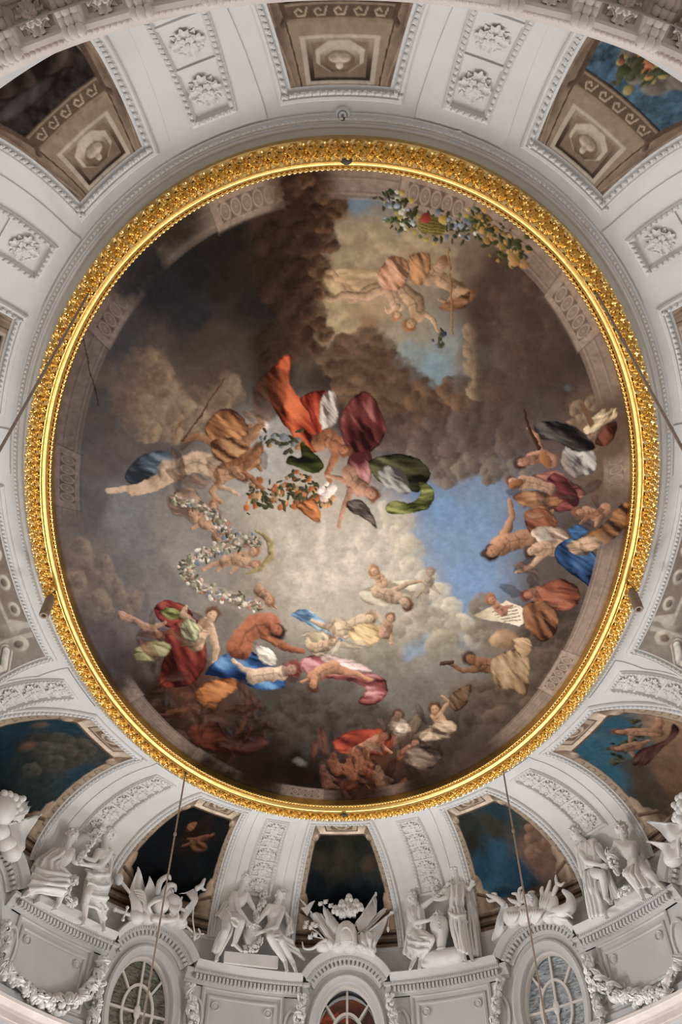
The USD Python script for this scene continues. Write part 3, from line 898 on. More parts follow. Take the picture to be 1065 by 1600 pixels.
# --- left group
C.poly([(195,745),(215,715),(255,705),(275,720),(262,738),(235,752),(210,758)], (72,84,98), soft=3, fold=30, wl=12, hi=(116,128,140), dark=(42,46,54))
C.nude((345,742,11), [(330,726),(306,722),(280,730),(262,736)], [[8,(262,738),(225,760),(196,764),(168,768)],[6,(325,738),(345,760),(372,772)],[8,(270,745),(240,762),(205,772)]], (202,166,132), (96,62,40), w=17)
C.nude((405,668,11), [(392,676),(368,690),(345,704)], [[7,(380,690),(392,715),(408,735)],[7,(345,700),(310,682),(285,690)]], (166,112,68), (196,180,164), w=15)
C.poly([(318,668),(345,640),(372,645),(388,670),(370,690),(335,690)], (140,90,50), soft=3, fold=50, wl=11, hi=(196,140,84), dark=(70,42,26))
C.poly([(330,690),(365,684),(395,705),(410,720),(392,735),(360,728),(335,712)], (150,104,64), soft=3, fold=30, wl=12, hi=(196,150,100), dark=(82,50,30))
C.nude((402,706,10), [(392,716),(370,728),(350,735)], [[6,(372,730),(395,750),(412,764)]], (168,104,58), (110,64,34), w=12)
C.nude((376,745,9), [(366,738),(348,742)], [[6,(350,745),(330,768),(345,785)]], (186,132,88), (90,56,34), w=11)
C.chain([(285,690),(320,640),(352,590)], [1.6,1.6,1.2], (92,58,36))
C.poly([(400,600),(430,575),(450,590),(440,640),(415,660),(395,640)], (92,50,30), soft=5, fold=60, wl=12, hi=(130,72,40), a=.7)
C.bunch([(410,680),(440,690),(470,690)], 30, 5, 14, [(70,70,44),(110,120,120),(150,110,60)], 9)
# --- flower garland with putti
pal = [(206,194,180),(186,158,142),(96,112,134),(166,108,84),(136,142,112),(212,204,190)]
C.poly([(262,780),(275,765),(300,762),(318,785),(345,800),(340,830),(315,826),(290,810),(268,802)], (178,138,110), soft=4, fold=40, wl=14, hi=(214,180,150), dark=(110,80,66), a=.8)
for (hx, hy, r, sp, lm) in (((300,800,8,[(305,812),(322,820)],[[5,(322,820),(342,828)]])), ((332,790,8,[(330,802),(318,818)],[[5,(318,818),(300,826)]])), ((395,862,9,[(382,868),(362,874),(350,878)],[[5,(350,878),(330,884),(318,890)],[5,(352,872),(340,892)]])), ((398,882,8,[(385,880),(370,876)],[[4,(375,880),(360,894)]])), ((420,938,8,[(414,930),(404,922)],[[4,(404,924),(398,945)],[4,(412,932),(432,950)]])), ((352,822,7,[(346,830),(338,838)],[]))):
    C.nude((hx, hy, r), sp, lm, (190,142,106), (140,94,62), w=9)
gp = [(268,778),(310,792),(345,815),(362,838),(385,846),(405,850)]
C.chain(spline(gp, 5, False), 6, (150,132,116), mod=1.2, soft=.5)
C.bunch(gp, 260, 2.9, 9, pal, 11)
C.chain(spline(gp, 5, False), 8, (140,124,108), mod=1.2, soft=.6, a=.38)
gp = [(372,848),(330,862),(300,874),(292,892),(305,912),(340,928),(380,940),(408,948)]
C.chain(spline(gp, 5, False), [6]*10+[8]*20+[5]*(len(spline(gp, 5, False))-30), (158,142,126), mod=1.2, soft=.5)
C.bunch(gp, 380, 3.0, 10, pal, 12)
C.chain(spline(gp, 5, False), 9, (146,130,114), mod=1.2, soft=.6, a=.38)
C.chain([(400,828),(422,845),(424,868),(408,888),(385,896)], [2,4.5,5,4,2], (150,134,92), hi=(190,176,128))
# --- lower left group
C.poly([(240,955),(258,938),(285,945),(300,962),(285,975),(262,980)], (108,38,36), soft=2, fold=40, wl=9, hi=(156,70,60))
C.poly([(262,985),(300,965),(318,990),(322,1020),(316,1050),(290,1072),(250,1070),(255,1030)], (98,36,30), soft=3, fold=70, wl=16, hi=(146,62,48), dark=(48,20,18))
C.poly([(250,955),(270,950),(285,960),(270,970)], (112,116,60), soft=2, fold=30, wl=6)
C.nude((332,962,11), [(322,978),(312,990),(305,1004)], [[7,(330,985),(338,1012),(334,1034)],[6,(300,972),(285,962),(290,948)]], (206,164,124), (92,58,36), w=14)
C.poly([(282,975),(300,968),(312,985),(306,1002),(288,998)], (168,170,130), soft=2, fold=60, wl=7)
C.poly([(210,1015),(240,1000),(265,1008),(258,1025),(230,1035),(212,1030)], (132,126,88), soft=3, fold=25, wl=8, hi=(170,164,120), dark=(84,76,50))
C.nude((248,992,8), [(238,985),(215,972),(190,962)], [[5,(238,982),(258,972)]], (176,128,98), (90,60,44), w=7, a=.8)
C.poly([(320,1052),(350,1022),(385,1016),(415,1030),(440,1055),(445,1072),(410,1078),(370,1066),(340,1058)], (46,88,140), soft=2, fold=35, wl=15, hi=(104,150,192), dark=(20,38,68))
C.nude((432,984,12), [(420,976),(400,978),(384,992),(374,1012)], [[8,(415,990),(445,1012),(472,1018)],[7,(400,985),(430,1008)]], (178,96,52), (48,32,24), w=20)
C.nude((455,1046,11), [(440,1052),(415,1054),(395,1058)], [[6,(425,1060),(380,1046),(362,1032)]], (214,178,146), (110,50,44), w=12)
C.poly([(440,1040),(462,1030),(470,1048),(462,1066),(446,1060)], (126,56,52), soft=3, fold=60, wl=7, a=.6)
C.poly([(468,1035),(500,1022),(540,1030),(575,1048),(600,1062),(604,1085),(585,1100),(560,1098),(570,1076),(530,1062),(490,1060)], (142,72,70), soft=2, fold=18, wl=13, hi=(206,150,146), dark=(74,30,30))
C.poly([(500,1022),(540,1028),(580,1046),(560,1052),(515,1040)], (206,176,168), soft=2, fold=18, wl=9)
C.nude((488,1070,9), [(490,1058),(504,1048),(520,1042)], [[7,(520,1044),(556,1054),(580,1062)],[5,(492,1056),(470,1066)]], (196,130,84), (92,54,32), w=11)
C.poly([(400,1010),(425,1018),(432,1036),(410,1038)], (206,198,184), soft=2, fold=30, wl=7)
C.poly([(300,1085),(330,1065),(365,1060),(372,1075),(350,1090),(330,1110)], (156,96,44), soft=3, fold=30, wl=10, hi=(190,126,64), dark=(80,46,24))
for k, (x, y) in enumerate(((290,1110),(330,1130),(250,1100),(385,1100),(400,1130),(270,1150),(350,1160),(230,1120))):
    C.nude((x + 22, y + 4, 8), [(x + 12, y), (x - 8, y + 4)], [[6, (x - 8, y + 4), (x - 30, y + 10)], [5, (x + 6, y + 4), (x + 14, y + 24), (x + 6, y + 34)]], [(92,54,38),(80,46,34),(72,46,34),(74,50,36),(64,42,32),(76,42,32),(68,38,30),(56,42,38)][k], (48,32,26), w=11, a=.55)
C.poly([(296,1140),(330,1128),(360,1150),(345,1172),(310,1168)], (74,36,26), soft=6, fold=20, wl=12, hi=(104,50,34), a=.7)
C.poly([(330,1150),(390,1145),(420,1160),(390,1180),(345,1178)], (62,32,24), soft=6, fold=10, wl=12, a=.7)
# --- pale figures in the middle
C.poly([(560,925),(600,910),(635,905),(650,915),(640,935),(610,945),(575,945)], (200,190,162), soft=3, fold=15, wl=11, hi=(226,216,190), dark=(156,140,112), a=.85)
C.nude((632,942,10), [(620,935),(606,930),(590,925)], [[5,(612,925),(635,912),(662,908)]], (196,160,124), (104,70,46), w=11)
C.nude((585,892,8), [(590,900),(598,912)], [[4,(594,904),(580,900)]], (204,156,112), (160,110,70), w=8)
C.nude((672,895,8), [(670,906),(664,920)], [[4,(668,912),(686,926)],[4,(664,918),(650,934)]], (176,154,126), (140,106,76), w=9, a=.8)
C.poly([(455,960),(480,952),(500,965),(520,985),(535,1000),(522,1004),(505,990),(480,975)], (112,150,180), soft=2, fold=35, wl=8, hi=(170,196,210), dark=(70,104,136))
C.nude((577,966,9), [(566,972),(545,980),(528,985)], [[6,(528,985),(505,978),(488,970)],[5,(560,980),(540,996)]], (212,180,140), (128,90,56), w=12)
C.poly([(545,985),(575,972),(596,984),(590,1004),(560,1006)], (202,172,116), soft=2.5, fold=40, wl=9, hi=(228,204,152), dark=(146,112,68))
C.nude((610,966,8), [(606,976),(600,990)], [[5,(608,980),(612,1005)]], (196,148,108), (120,82,54), w=9)
C.poly([(475,1000),(500,985),(520,1000),(510,1020),(485,1022)], (196,176,140), soft=3, fold=50, wl=8, a=.8)
C.nude((520,1002,8), [(510,1008),(490,1012)], [], (200,160,122), (130,90,58), w=9)
# --- right group: musicians
C.poly([(880,700),(905,690),(930,712),(928,738),(900,745),(878,730)], (176,170,162), soft=2, fold=60, wl=10, hi=(206,200,192), dark=(96,90,88))
C.poly([(835,662),(870,660),(905,670),(930,700),(900,705),(868,690),(845,685)], (58,52,50), soft=3, fold=40, wl=12, hi=(110,104,100), dark=(26,22,22))
C.nude((818,722,11), [(832,716),(848,712),(862,720)], [[5,(845,705),(838,680),(825,668)]], (196,132,98), (62,42,32), w=11)
C.dab(852,718,15,9,(150,98,48),50,soft=.2)
C.chain([(842,700),(830,676),(820,655),(818,640)], [3,2.4,2.2,2], (70,44,28))
C.poly([(830,745),(865,735),(890,750),(915,770),(890,785),(855,770),(830,762)], (150,92,76), soft=2.5, fold=20, wl=11, hi=(196,140,118), dark=(84,40,36))
C.poly([(860,740),(888,752),(905,785),(880,800),(850,790)], (118,52,52), soft=2.5, fold=40, wl=10, hi=(160,84,80))
C.nude((802,752,9), [(815,752),(836,756),(858,764)], [[5,(836,760),(812,765)]], (200,148,112), (96,62,44), w=10)
C.dab(806,756,13,7,(146,92,48),-20,soft=.2)
C.poly([(800,775),(835,768),(880,782),(860,796),(820,792)], (148,96,58), soft=2, fold=15, wl=10, hi=(190,140,92))
C.nude((768,862,12), [(782,852),(800,846),(822,842)], [[7,(786,838),(800,808),(796,782)],[8,(820,848),(850,830),(862,800)]], (196,134,88), (54,38,28), w=16)
C.poly([(820,800),(850,795),(870,815),(850,835),(825,830)], (126,72,42), soft=2.5, fold=50, wl=10)
C.poly([(830,830),(852,822),(880,828),(890,845),(878,866),(856,862),(840,845)], (206,184,160), soft=2, fold=35, wl=7, hi=(228,212,192), dark=(150,120,98))
C.nude((830,862,10), [(842,858),(858,856),(872,856)], [[6,(850,866),(830,885),(806,894)]], (206,160,120), (60,42,32), w=13)
C.poly([(865,860),(895,840),(925,862),(942,895),(935,925),(905,905),(880,888)], (38,76,122), soft=2, fold=55, wl=13, hi=(84,128,172), dark=(16,30,54))
C.poly([(888,826),(910,820),(918,832),(900,842)], (48,92,140), soft=2, fold=30, wl=8)
C.nude((905,800,8), [(916,800),(934,806),(946,796)], [[5,(920,806),(905,818)],[5,(940,804),(930,822)]], (190,130,90), (120,76,48), w=10)
C.poly([(915,840),(945,815),(975,785),(990,800),(972,830),(945,850),(925,858)], (126,84,46), soft=2.5, fold=40, wl=12, hi=(166,118,66), dark=(62,38,24))
C.poly([(885,850),(925,838),(940,852),(905,868)], (168,138,108), soft=2, fold=15, wl=7)
C.nude((824,930,9), [(836,928),(856,930),(874,935)], [[5,(850,938),(838,952)]], (176,108,74), (108,52,34), w=12)
C.poly([(836,925),(870,905),(900,915),(905,940),(880,955),(850,950)], (126,66,44), soft=2.5, fold=30, wl=11, hi=(170,102,70), dark=(60,30,22))
C.poly([(738,962),(790,938),(820,950),(828,965),(812,978),(780,972)], (212,198,170), soft=1.5, smooth=False, grad=10, dark=(176,158,128), hi=(228,216,192))
for k in range(5):
    C.chain([(770 + k * 4, 956 + k * 4), (806 + k * 2, 948 + k * 5)], .8, (150,130,106))
C.nude((768,938,8), [(776,946),(786,955)], [[4,(780,950),(800,946)]], (186,126,92), (150,96,60), w=8)
C.poly([(818,948),(850,940),(872,962),(868,990),(845,1002),(822,980)], (122,78,48), soft=2.5, fold=60, wl=11, hi=(160,110,68), dark=(60,38,26))
C.dab(790,1000,26,16,(150,118,84),10,warp=.2)
C.dab(776,1000,12,12,(168,136,100))
C.nude((735,1030,10), [(748,1038),(770,1042),(788,1050)], [[5,(745,1045),(722,1048),(700,1036)]], (136,88,54), (60,42,32), w=13)
C.chain([(690,1038),(706,1034)], 3, (78,54,38))
C.poly([(770,1030),(800,1015),(822,1022),(826,1060),(822,1085),(800,1080),(775,1070),(768,1050)], (146,118,84), soft=2.5, fold=70, wl=12, hi=(186,158,118), dark=(82,60,42))
C.poly([(800,1000),(825,998),(830,1020),(812,1028)], (170,138,100), soft=3, fold=50, wl=8)
# book, scroll at the upper right of that group
C.poly([(912,668),(940,640),(960,636),(966,648),(945,662),(925,680)], (198,176,138), soft=1.2, fold=-40, wl=5, dark=(120,92,64))
C.poly([(905,632),(912,630),(930,662),(922,668)], (120,84,56), soft=1, smooth=False)
C.poly([(928,690),(945,664),(962,660),(960,680),(945,698)], (98,54,34), soft=2, fold=60, wl=9)
# --- lower middle group
C.nude((622,1118,9), [(620,1130),(628,1140)], [[5,(624,1134),(640,1142)]], (170,120,86), (70,46,34), w=11)
C.poly([(606,1130),(632,1126),(642,1142),(620,1148)], (184,166,146), soft=2.5, fold=30, wl=7)
C.nude((678,1108,9), [(682,1118),(690,1130),(684,1142)], [[5,(684,1116),(700,1098),(690,1088)]], (190,140,94), (80,52,36), w=10)
C.poly([(655,1150),(680,1128),(712,1130),(705,1150),(672,1158)], (168,146,118), soft=3, fold=30, wl=9, dark=(90,70,54))
C.poly([(700,1090),(722,1072),(734,1072),(728,1100),(708,1112)], (98,74,52), soft=2, fold=60, wl=7)
C.poly([(520,1160),(550,1142),(600,1140),(620,1158),(600,1180),(560,1178),(530,1176)], (136,50,30), soft=3, fold=20, wl=13, hi=(182,78,42), dark=(64,24,18))
C.nude((600,1150,9), [(590,1158),(572,1168),(560,1176)], [[5,(590,1160),(612,1176)],[5,(570,1170),(580,1196)]], (168,104,66), (54,36,28), w=11)
C.nude((650,1160,9), [(644,1172),(630,1180)], [[5,(644,1170),(668,1164)]], (150,100,68), (50,34,28), w=11)
C.poly([(630,1175),(665,1160),(690,1180),(672,1200),(640,1196)], (96,78,68), soft=3, fold=30, wl=10, hi=(140,118,102), dark=(48,38,34))
for k, (x, y) in enumerate(((520,1190),(545,1200),(505,1210),(590,1210),(560,1186))):
    C.nude((x, y - 10, 7), [(x, y), (x + 6, y + 14)], [[5, (x + 4, y + 4), (x + 22, y + 10)], [5, (x + 6, y + 14), (x + 24, y + 22)]], [(138,72,44),(150,82,46),(106,60,44),(134,90,64),(150,86,50)][k], (60,36,26), w=9, a=.65)
C.poly([(590,1246),(640,1240),(680,1232),(660,1248),(610,1256)], (120,66,40), soft=3, fold=10, wl=9)
C.dab(468,1192,12,7,(104,100,96),20,soft=.8,a=.7)
g_ = np.random.default_rng(77)
for (x0, x1, y0, y1, n_, cols) in ((230, 420, 1075, 1190, 26, [(72,38,28),(54,36,30),(46,32,28),(86,52,34),(44,40,40),(64,46,36)]), (490, 640, 1150, 1240, 20, [(96,44,28),(66,38,30),(48,34,28),(112,64,38),(38,30,26)]),
                                   (790, 940, 700, 960, 22, [(120,78,54),(92,60,44),(70,52,46),(140,104,76),(86,64,60),(60,46,44)]), (270, 420, 650, 770, 16, [(120,82,52),(92,62,42),(150,104,68),(70,50,40)]),
                                   (220, 330, 960, 1075, 12, [(84,40,34),(110,56,46),(66,42,38),(96,80,54)]), (560, 700, 1100, 1180, 10, [(110,88,70),(80,62,52),(58,46,42)]), (470, 620, 960, 1010, 8, [(190,168,132),(170,146,116),(204,190,166)])):
    for _ in range(n_):
        x, y, a_ = x0 + (x1 - x0) * g_.random(), y0 + (y1 - y0) * g_.random(), g_.random() * 180
        l_, w_2 = 12 + 16 * g_.random(), 4 + 6 * g_.random()
        c_, s_2 = math.cos(math.radians(a_)), math.sin(math.radians(a_))
        C.poly([(x + c_ * q * l_ - s_2 * r_ * w_2, y + s_2 * q * l_ + c_ * r_ * w_2) for q, r_ in ((-1, -.2), (-.4, -1), (.4, -.6), (1, .1), (.5, .9), (-.5, .7))], cols[int(g_.random() * len(cols))], soft=3, warp=1.2, fold=a_ + 20, wl=7, a=.5)
# --- the painted architectural border
phi_ = np.degrees(np.arctan2(np.sign(fv[:, 0]) * np.abs(fv[:, 0] / EA) ** (EN / 2), np.sign(fv[:, 1]) * np.abs(fv[:, 1] / EB) ** (EN / 2)))
rad = (np.abs(fv[:, 0] / (EA - .38)) ** EN + np.abs(fv[:, 1] / (EB - .38)) ** EN) ** (1 / EN)
sc_ = np.hypot(fv[:, 0], fv[:, 1]) / np.maximum(rad, 1e-6)
dep = (1 - rad) * sc_                            # metres inside the frame's edge
alo = np.interp(phi_, _pt, _pl)                  # metres along it
BW = .34
hid = np.zeros(len(fv))                          # where painted clouds cover the border
for x, y, r in ((260,340,70),(210,420,70),(470,290,62),(120,930,120),(160,1040,70),(120,850,50),(330,1220,60),(960,660,52),(950,690,44),(960,800,60),(560,1240,50),(680,1215,60),(740,1190,60),(400,1230,50)):
    hid = np.maximum(hid, np.exp(-(np.hypot(pp[:, 0] - x, pp[:, 1] - y) / r) ** 4))
hid = np.clip(hid * 1.05 + C.w[2] * .5, 0, 1)
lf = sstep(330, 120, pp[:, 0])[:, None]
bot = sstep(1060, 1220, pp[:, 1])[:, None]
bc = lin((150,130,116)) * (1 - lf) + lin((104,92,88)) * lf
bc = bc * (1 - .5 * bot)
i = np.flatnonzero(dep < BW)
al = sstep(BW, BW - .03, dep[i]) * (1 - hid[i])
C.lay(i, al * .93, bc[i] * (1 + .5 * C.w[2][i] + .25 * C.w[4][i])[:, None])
for dl, wd, dk in ((BW - .025, .016, .55), (.09, .012, .55), (.26, .012, .6)):   # its mouldings
    j = np.flatnonzero(np.abs(dep - dl) < wd * 2.5)
    C.lay(j, np.exp(-((dep[j] - dl) / wd) ** 2) * .75 * (1 - hid[j]), bc[j] * dk)
    C.lay(j, np.exp(-((dep[j] - dl - 1.6 * wd) / wd) ** 2) * .4 * (1 - hid[j]), bc[j] * 1.3)
for x, y in ((384,308),(682,312),(905,476),(176,478),(982,742),(86,742),(890,1062),(188,1066),(306,1238),(752,1228),(470,1252)):
    k = np.hypot(pp[:, 0] - x, pp[:, 1] - y).argmin()
    da = alo - alo[k]
    j = np.flatnonzero((np.abs(da) < .80) & (dep < BW + .07))
    shp = sstep(.78, .75, np.abs(da[j])) * sstep(BW + .05, BW + .02, dep[j]) * (1 - hid[j])
    C.lay(j, shp * .9, bc[j] * 1.18 * (1 + .4 * C.w[4][j])[:, None])
    C.lay(j, .6 * (1 - hid[j]) * (np.exp(-((np.abs(da[j]) - .78) / .016) ** 2) + np.exp(-((dep[j] - BW - .04) / .018) ** 2) * (np.abs(da[j]) < .78)), bc[j] * .4)
    jj = j[(np.abs(da[j]) < .60) & (np.abs(dep[j] - .18) < .115)]
    x_ = ((da[jj] + .60) / .24) % 1 - .5
    dd_ = np.hypot(x_ * .24, dep[jj] - .18) / .115
    ring = np.exp(-((dd_ - .82) / .16) ** 2) + np.exp(-(dd_ / .26) ** 2) + .6 * np.exp(-((dd_ - .45) / .1) ** 2)
    C.lay(jj, .85 * (1 - hid[jj]), bc[jj] * (.42 + .95 * np.clip(ring, 0, 1))[:, None])
# fruit garland hanging over the border, and a crack in the plaster
C.bunch([(608,300),(615,330),(640,345),(690,352),(735,352),(755,345)], 260, 4.0, 26, [(150,160,170),(96,104,60),(60,70,50),(170,150,60),(110,120,130),(200,196,180)], 21)
C.bunch([(740,345),(770,360),(795,385),(815,410)], 150, 4.6, 24, [(150,120,50),(120,100,44),(70,72,40),(176,136,70)], 22)
C.dab(674,352,24,15,(124,110,40),14,soft=.15)
for k in range(-2, 3):
    C.chain([(655, 350 + k * 4), (674, 354 + k * 5.2), (694, 358 + k * 3.5)], 1.0, (84,78,28), a=.7)
C.dab(664,340,9,9,(150,54,34),soft=.2)
C.dab(692,344,7,7,(178,146,60),soft=.2)
for x, y in ((804,410),(818,414),(800,402)):
    C.dab(x, y, 8, 7, (168,124,66), soft=.2)
C.chain([(127,515),(134,545),(140,580),(150,615),(155,640)], [1.1,1.2,1.0,1.0,.6], (34,30,32), a=.8)
C.mottle(.24)
lum = C.c @ [.3, .55, .15]
C.c = lum[:, None] + (C.c - lum[:, None]) * .80
C.c = C.c * (1 - .12 * np.clip(C.c.max(1, keepdims=True), 0, 1))
put('ceiling_painting', (fv, ff), 'fresco', False, color=np.clip(1.04 * (C.c * ALB) ** 1.07 * np.array([1.02, .985, .95]) - .004, 0.003, 1),
    label='vast oval painted ceiling of draped figures among dark and glowing clouds inside gilded frame', cat='painting')
# ------------------------------------------------------------------ the gilded frame
tf = Thing('gilded_frame', (0, 0, 11.6), 'oval gilded picture frame with carved leaf band round the big ceiling painting', 'frame')
th = np.radians(np.linspace(200, -20, 14))
FP = [(.0, 11.86), (.0, 11.72)] + [(-.11 + .085 * math.cos(a), 11.69 - .085 * math.sin(a)) for a in np.radians(np.linspace(0, 165, 12))] + \
     [(-.205, 11.665), (-.215, 11.64), (-.235, 11.64), (-.245, 11.66)] + [(-.245 - .07 * math.sin(a), 11.665 + .09 * (1 - math.cos(a))) for a in np.radians(np.linspace(0, 80, 7))] + \
     [(-.315, 11.765), (-.32, 11.75)] + [(-.338 + .02 * math.cos(a), 11.765 - .03 * math.sin(a)) for a in np.radians(np.linspace(20, 200, 7))] + [(-.358, 11.80), (-.362, 11.90)]
tf.part('moulding', sweep(FP, 0, 360, 720), 'gold', 30)


def acanthus(L, W, H):
    """A lobed curling leaf, long in x, its back rising along z."""
    n, m = 10, 7
    u = np.linspace(0, 1, n)[:, None]
    v_ = np.linspace(-1, 1, m)[None, :]
    wd = np.sin(np.pi * u ** .75) * (1 + .28 * np.sin(u * 19)) + .06
    X = L * (u - .5) + 0 * v_
    Y = W * v_ * wd
    Z = H * (np.sin(np.pi * np.clip(u * 1.15, 0, 1)) * (1 - .55 * v_ ** 2) + .35 * (np.abs(v_) < .2) + .18 * np.cos(v_ * 9)) + .01
    P = np.stack([X, Y, Z], -1)
    return tm(grid(P, flip=False))


leaf = acanthus(.15, .042, .034)
leaf2 = acanthus(.10, .032, .04)
NL = 270
tot = np.interp(360, _pt, _pl) - np.interp(0, _pt, _pl)
inner = []
for k in range(NL):
    p = float(np.interp(np.interp(0, _pt, _pl) + tot * k / NL, _pl, _pt))
    o_, T_, U_, N_ = frame_at(p, -.115, 11.69)
    ms = []
    for a, m_, sx, sh in ((20, leaf, .6, 0), (52, leaf2, -.7, .03), (80, leaf, .5, -.02), (108, leaf2, -.6, .03), (140, leaf, .7, 0), (36, leaf2, -.3, .07), (95, leaf2, .9, .075), (124, leaf2, .4, -.06), (66, leaf2, .9, -.065)):
        ra = math.radians(a)
        nrm = -N_ * math.cos(ra) - U_ * math.sin(ra)
        sd = np.cross(nrm, T_)
        tw = sx * (1 if k % 2 else -1)
        dx = T_ * math.cos(tw) + sd * math.sin(tw)
        dy = np.cross(nrm, dx)
        ms.append(orient(m_, o_ + nrm * .070 + T_ * sh, dx, dy, nrm))
    tf.part('leaf', join(ms), 'gold_leaf', 60)
for p in np.interp(np.interp(0, _pt, _pl) + np.linspace(0, tot, 460, endpoint=False), _pl, _pt):
    o_, T_, U_, N_ = frame_at(float(p), -.338, 11.742)
    inner.append(orient(sphere((0, 0, 0), (.032, .022, .02), 1), o_, T_ * .9 + N_ * .44, N_ * .9 - T_ * .44, -U_))
    o_, T_, U_, N_ = frame_at(float(p), -.325, 11.744)
    inner.append(orient(sphere((0, 0, 0), (.012, .012, .02), 1), o_, T_, N_, -U_))
tf.part('leaf_band', join(inner), 'gold_leaf', True, kind='stuff')

# the white moulding that rings the frame
BR = [(.08, 11.87), (.08, 11.835), (.10, 11.82), (.125, 11.82), (.135, 11.835), (.15, 11.835), (.17, 11.80), (.20, 11.80), (.215, 11.83), (.24, 11.83), (.24, 11.87)]
tr = Thing('trim_10', (0, 0, 11.8), kind='structure')
tr.part('ring_moulding', sweep(BR, 0, 360, 720), 'plaster', 30)
bd = []
bead = sphere((0, 0, 0), (.03, .016, .016), 1)
for p in np.interp(np.interp(0, _pt, _pl) + np.linspace(0, tot, 520, endpoint=False), _pl, _pt):
    o_, T_, U_, N_ = frame_at(float(p), .185, 11.80)
    bd.append(orient(bead, o_, T_, N_, -U_))
tr.part('bead_row', join(bd), 'plaster', True, kind='stuff')

# ------------------------------------------------------------------ painted panels of the cove
PAN = {  # raw bearings: left/right edge at the ring, left/right at the wall
 'far': (-4.6, 8.2, -6.3, 11.3), 'fr1': (23.8, 35.5, 22.6, 42.1), 'fr2': (49.9, 63.8, 53.6, 75.5), 'right': (77, 105, 76, 107),
 'nr2': (116.8, 131.3, 113, 134), 'nr1': (146.5, 159.4, 148.5, 163.5), 'near': (175, 188.0, 174, 188.8), 'nl1': (204.2, 216.8, 199.5, 214),
 'nl2': (231.9, 246, 229, 248), 'left': (257, 287, 255, 287.5), 'fl2': (300.8, 315, 287.5, 310.3), 'fl1': (329.7, 341.5, 322.8, 341.8)}
T0, T1 = .055, 1.53


def pan_phi(k, u, t):
    l0, r0, l1, r1 = PAN[k]
    s = 1 - (1 - np.clip((t - T0) / (T1 - T0), 0, 1)) ** 1.8
    l, r = l0 + (l1 - l0) * s, r0 + (r1 - r0) * s
    return l + (r - l) * (u + 1) / 2


def octagon(c, x, y, r, sq=1.0, n=8):
    a = np.radians(np.arange(n) * 360 / n + 180 / n)
    return np.c_[x + r * np.cos(a), y + r * sq * np.sin(a)]


TAN, UMB, PALE, DEEP = (152,130,108), (96,74,56), (182,164,142), (58,44,36)


def strip(C, x0, y0, x1, y1, w, col=TAN, dark=UMB, n=8):
    """A painted border strip of scrolls between two points."""
    C.chain([(x0, y0), (x1, y1)], w * 1.25, dark, soft=.06)
    C.chain([(x0, y0), (x1, y1)], w * 1.08, col, soft=.06, hi=col, dark=col)
    d = np.array([x1 - x0, y1 - y0])
    nrm = np.array([-d[1], d[0]]) / np.hypot(*d)
    for k in range(n):
        c = np.array([x0, y0]) + d * (k + .5) / n
        s = 1 if k % 2 else -1
        C.chain([c + nrm * w * .5 * s - d / n * .4, c + nrm * w * .6 * s, c + d / n * .2, c - nrm * w * .1 * s], w * .09, dark, a=.75)
        C.dab(*(c - nrm * w * .35 * s + d / n * .2), w * .22, w * .22, dark, form=False, a=.6)
        C.dab(*(c - nrm * w * .35 * s + d / n * .2), w * .1, w * .1, col, form=False)


def coffer_bust(C, x, y, r, sq):
    """A painted coffer: sunk square, octagonal plinth and a small generic bust."""
    s = r * 1.0
    C.poly([(x - s * 1.16, y - s * 1.16 * sq), (x + s * 1.16, y - s * 1.16 * sq), (x + s * 1.16, y + s * 1.16 * sq), (x - s * 1.16, y + s * 1.16 * sq)], PALE, smooth=False)
    C.poly([(x - s, y - s * sq), (x + s, y - s * sq), (x + s, y + s * sq), (x - s, y + s * sq)], UMB, smooth=False, grad=90, dark=DEEP, hi=TAN)
    C.poly([(x - s * .84, y - s * .84 * sq), (x + s * .84, y - s * .84 * sq), (x + s * .84, y + s * .84 * sq), (x - s * .84, y + s * .84 * sq)], (128,104,82), smooth=False)
    C.poly(octagon(C, x, y + .06 * r, r * .80, sq), (186,168,144), smooth=False)
    C.poly(octagon(C, x, y, r * .66, sq), (140,116,92), smooth=False, grad=90, dark=UMB, hi=PALE)
    C.poly(octagon(C, x, y - .02 * r, r * .5, sq), (120,96,74), smooth=False)
    C.dab(x, y + .08 * r * sq, r * .36, r * .3 * sq, (170,150,126), soft=.2)
    C.dab(x - r * .18, y + .02 * r * sq, r * .16, r * .16 * sq, (176,156,130), soft=.3)
    C.dab(x + r * .18, y + .02 * r * sq, r * .16, r * .16 * sq, (176,156,130), soft=.3)
    C.dab(x, y - .30 * r * sq, r * .13, r * .19 * sq, (188,168,142), soft=.25)


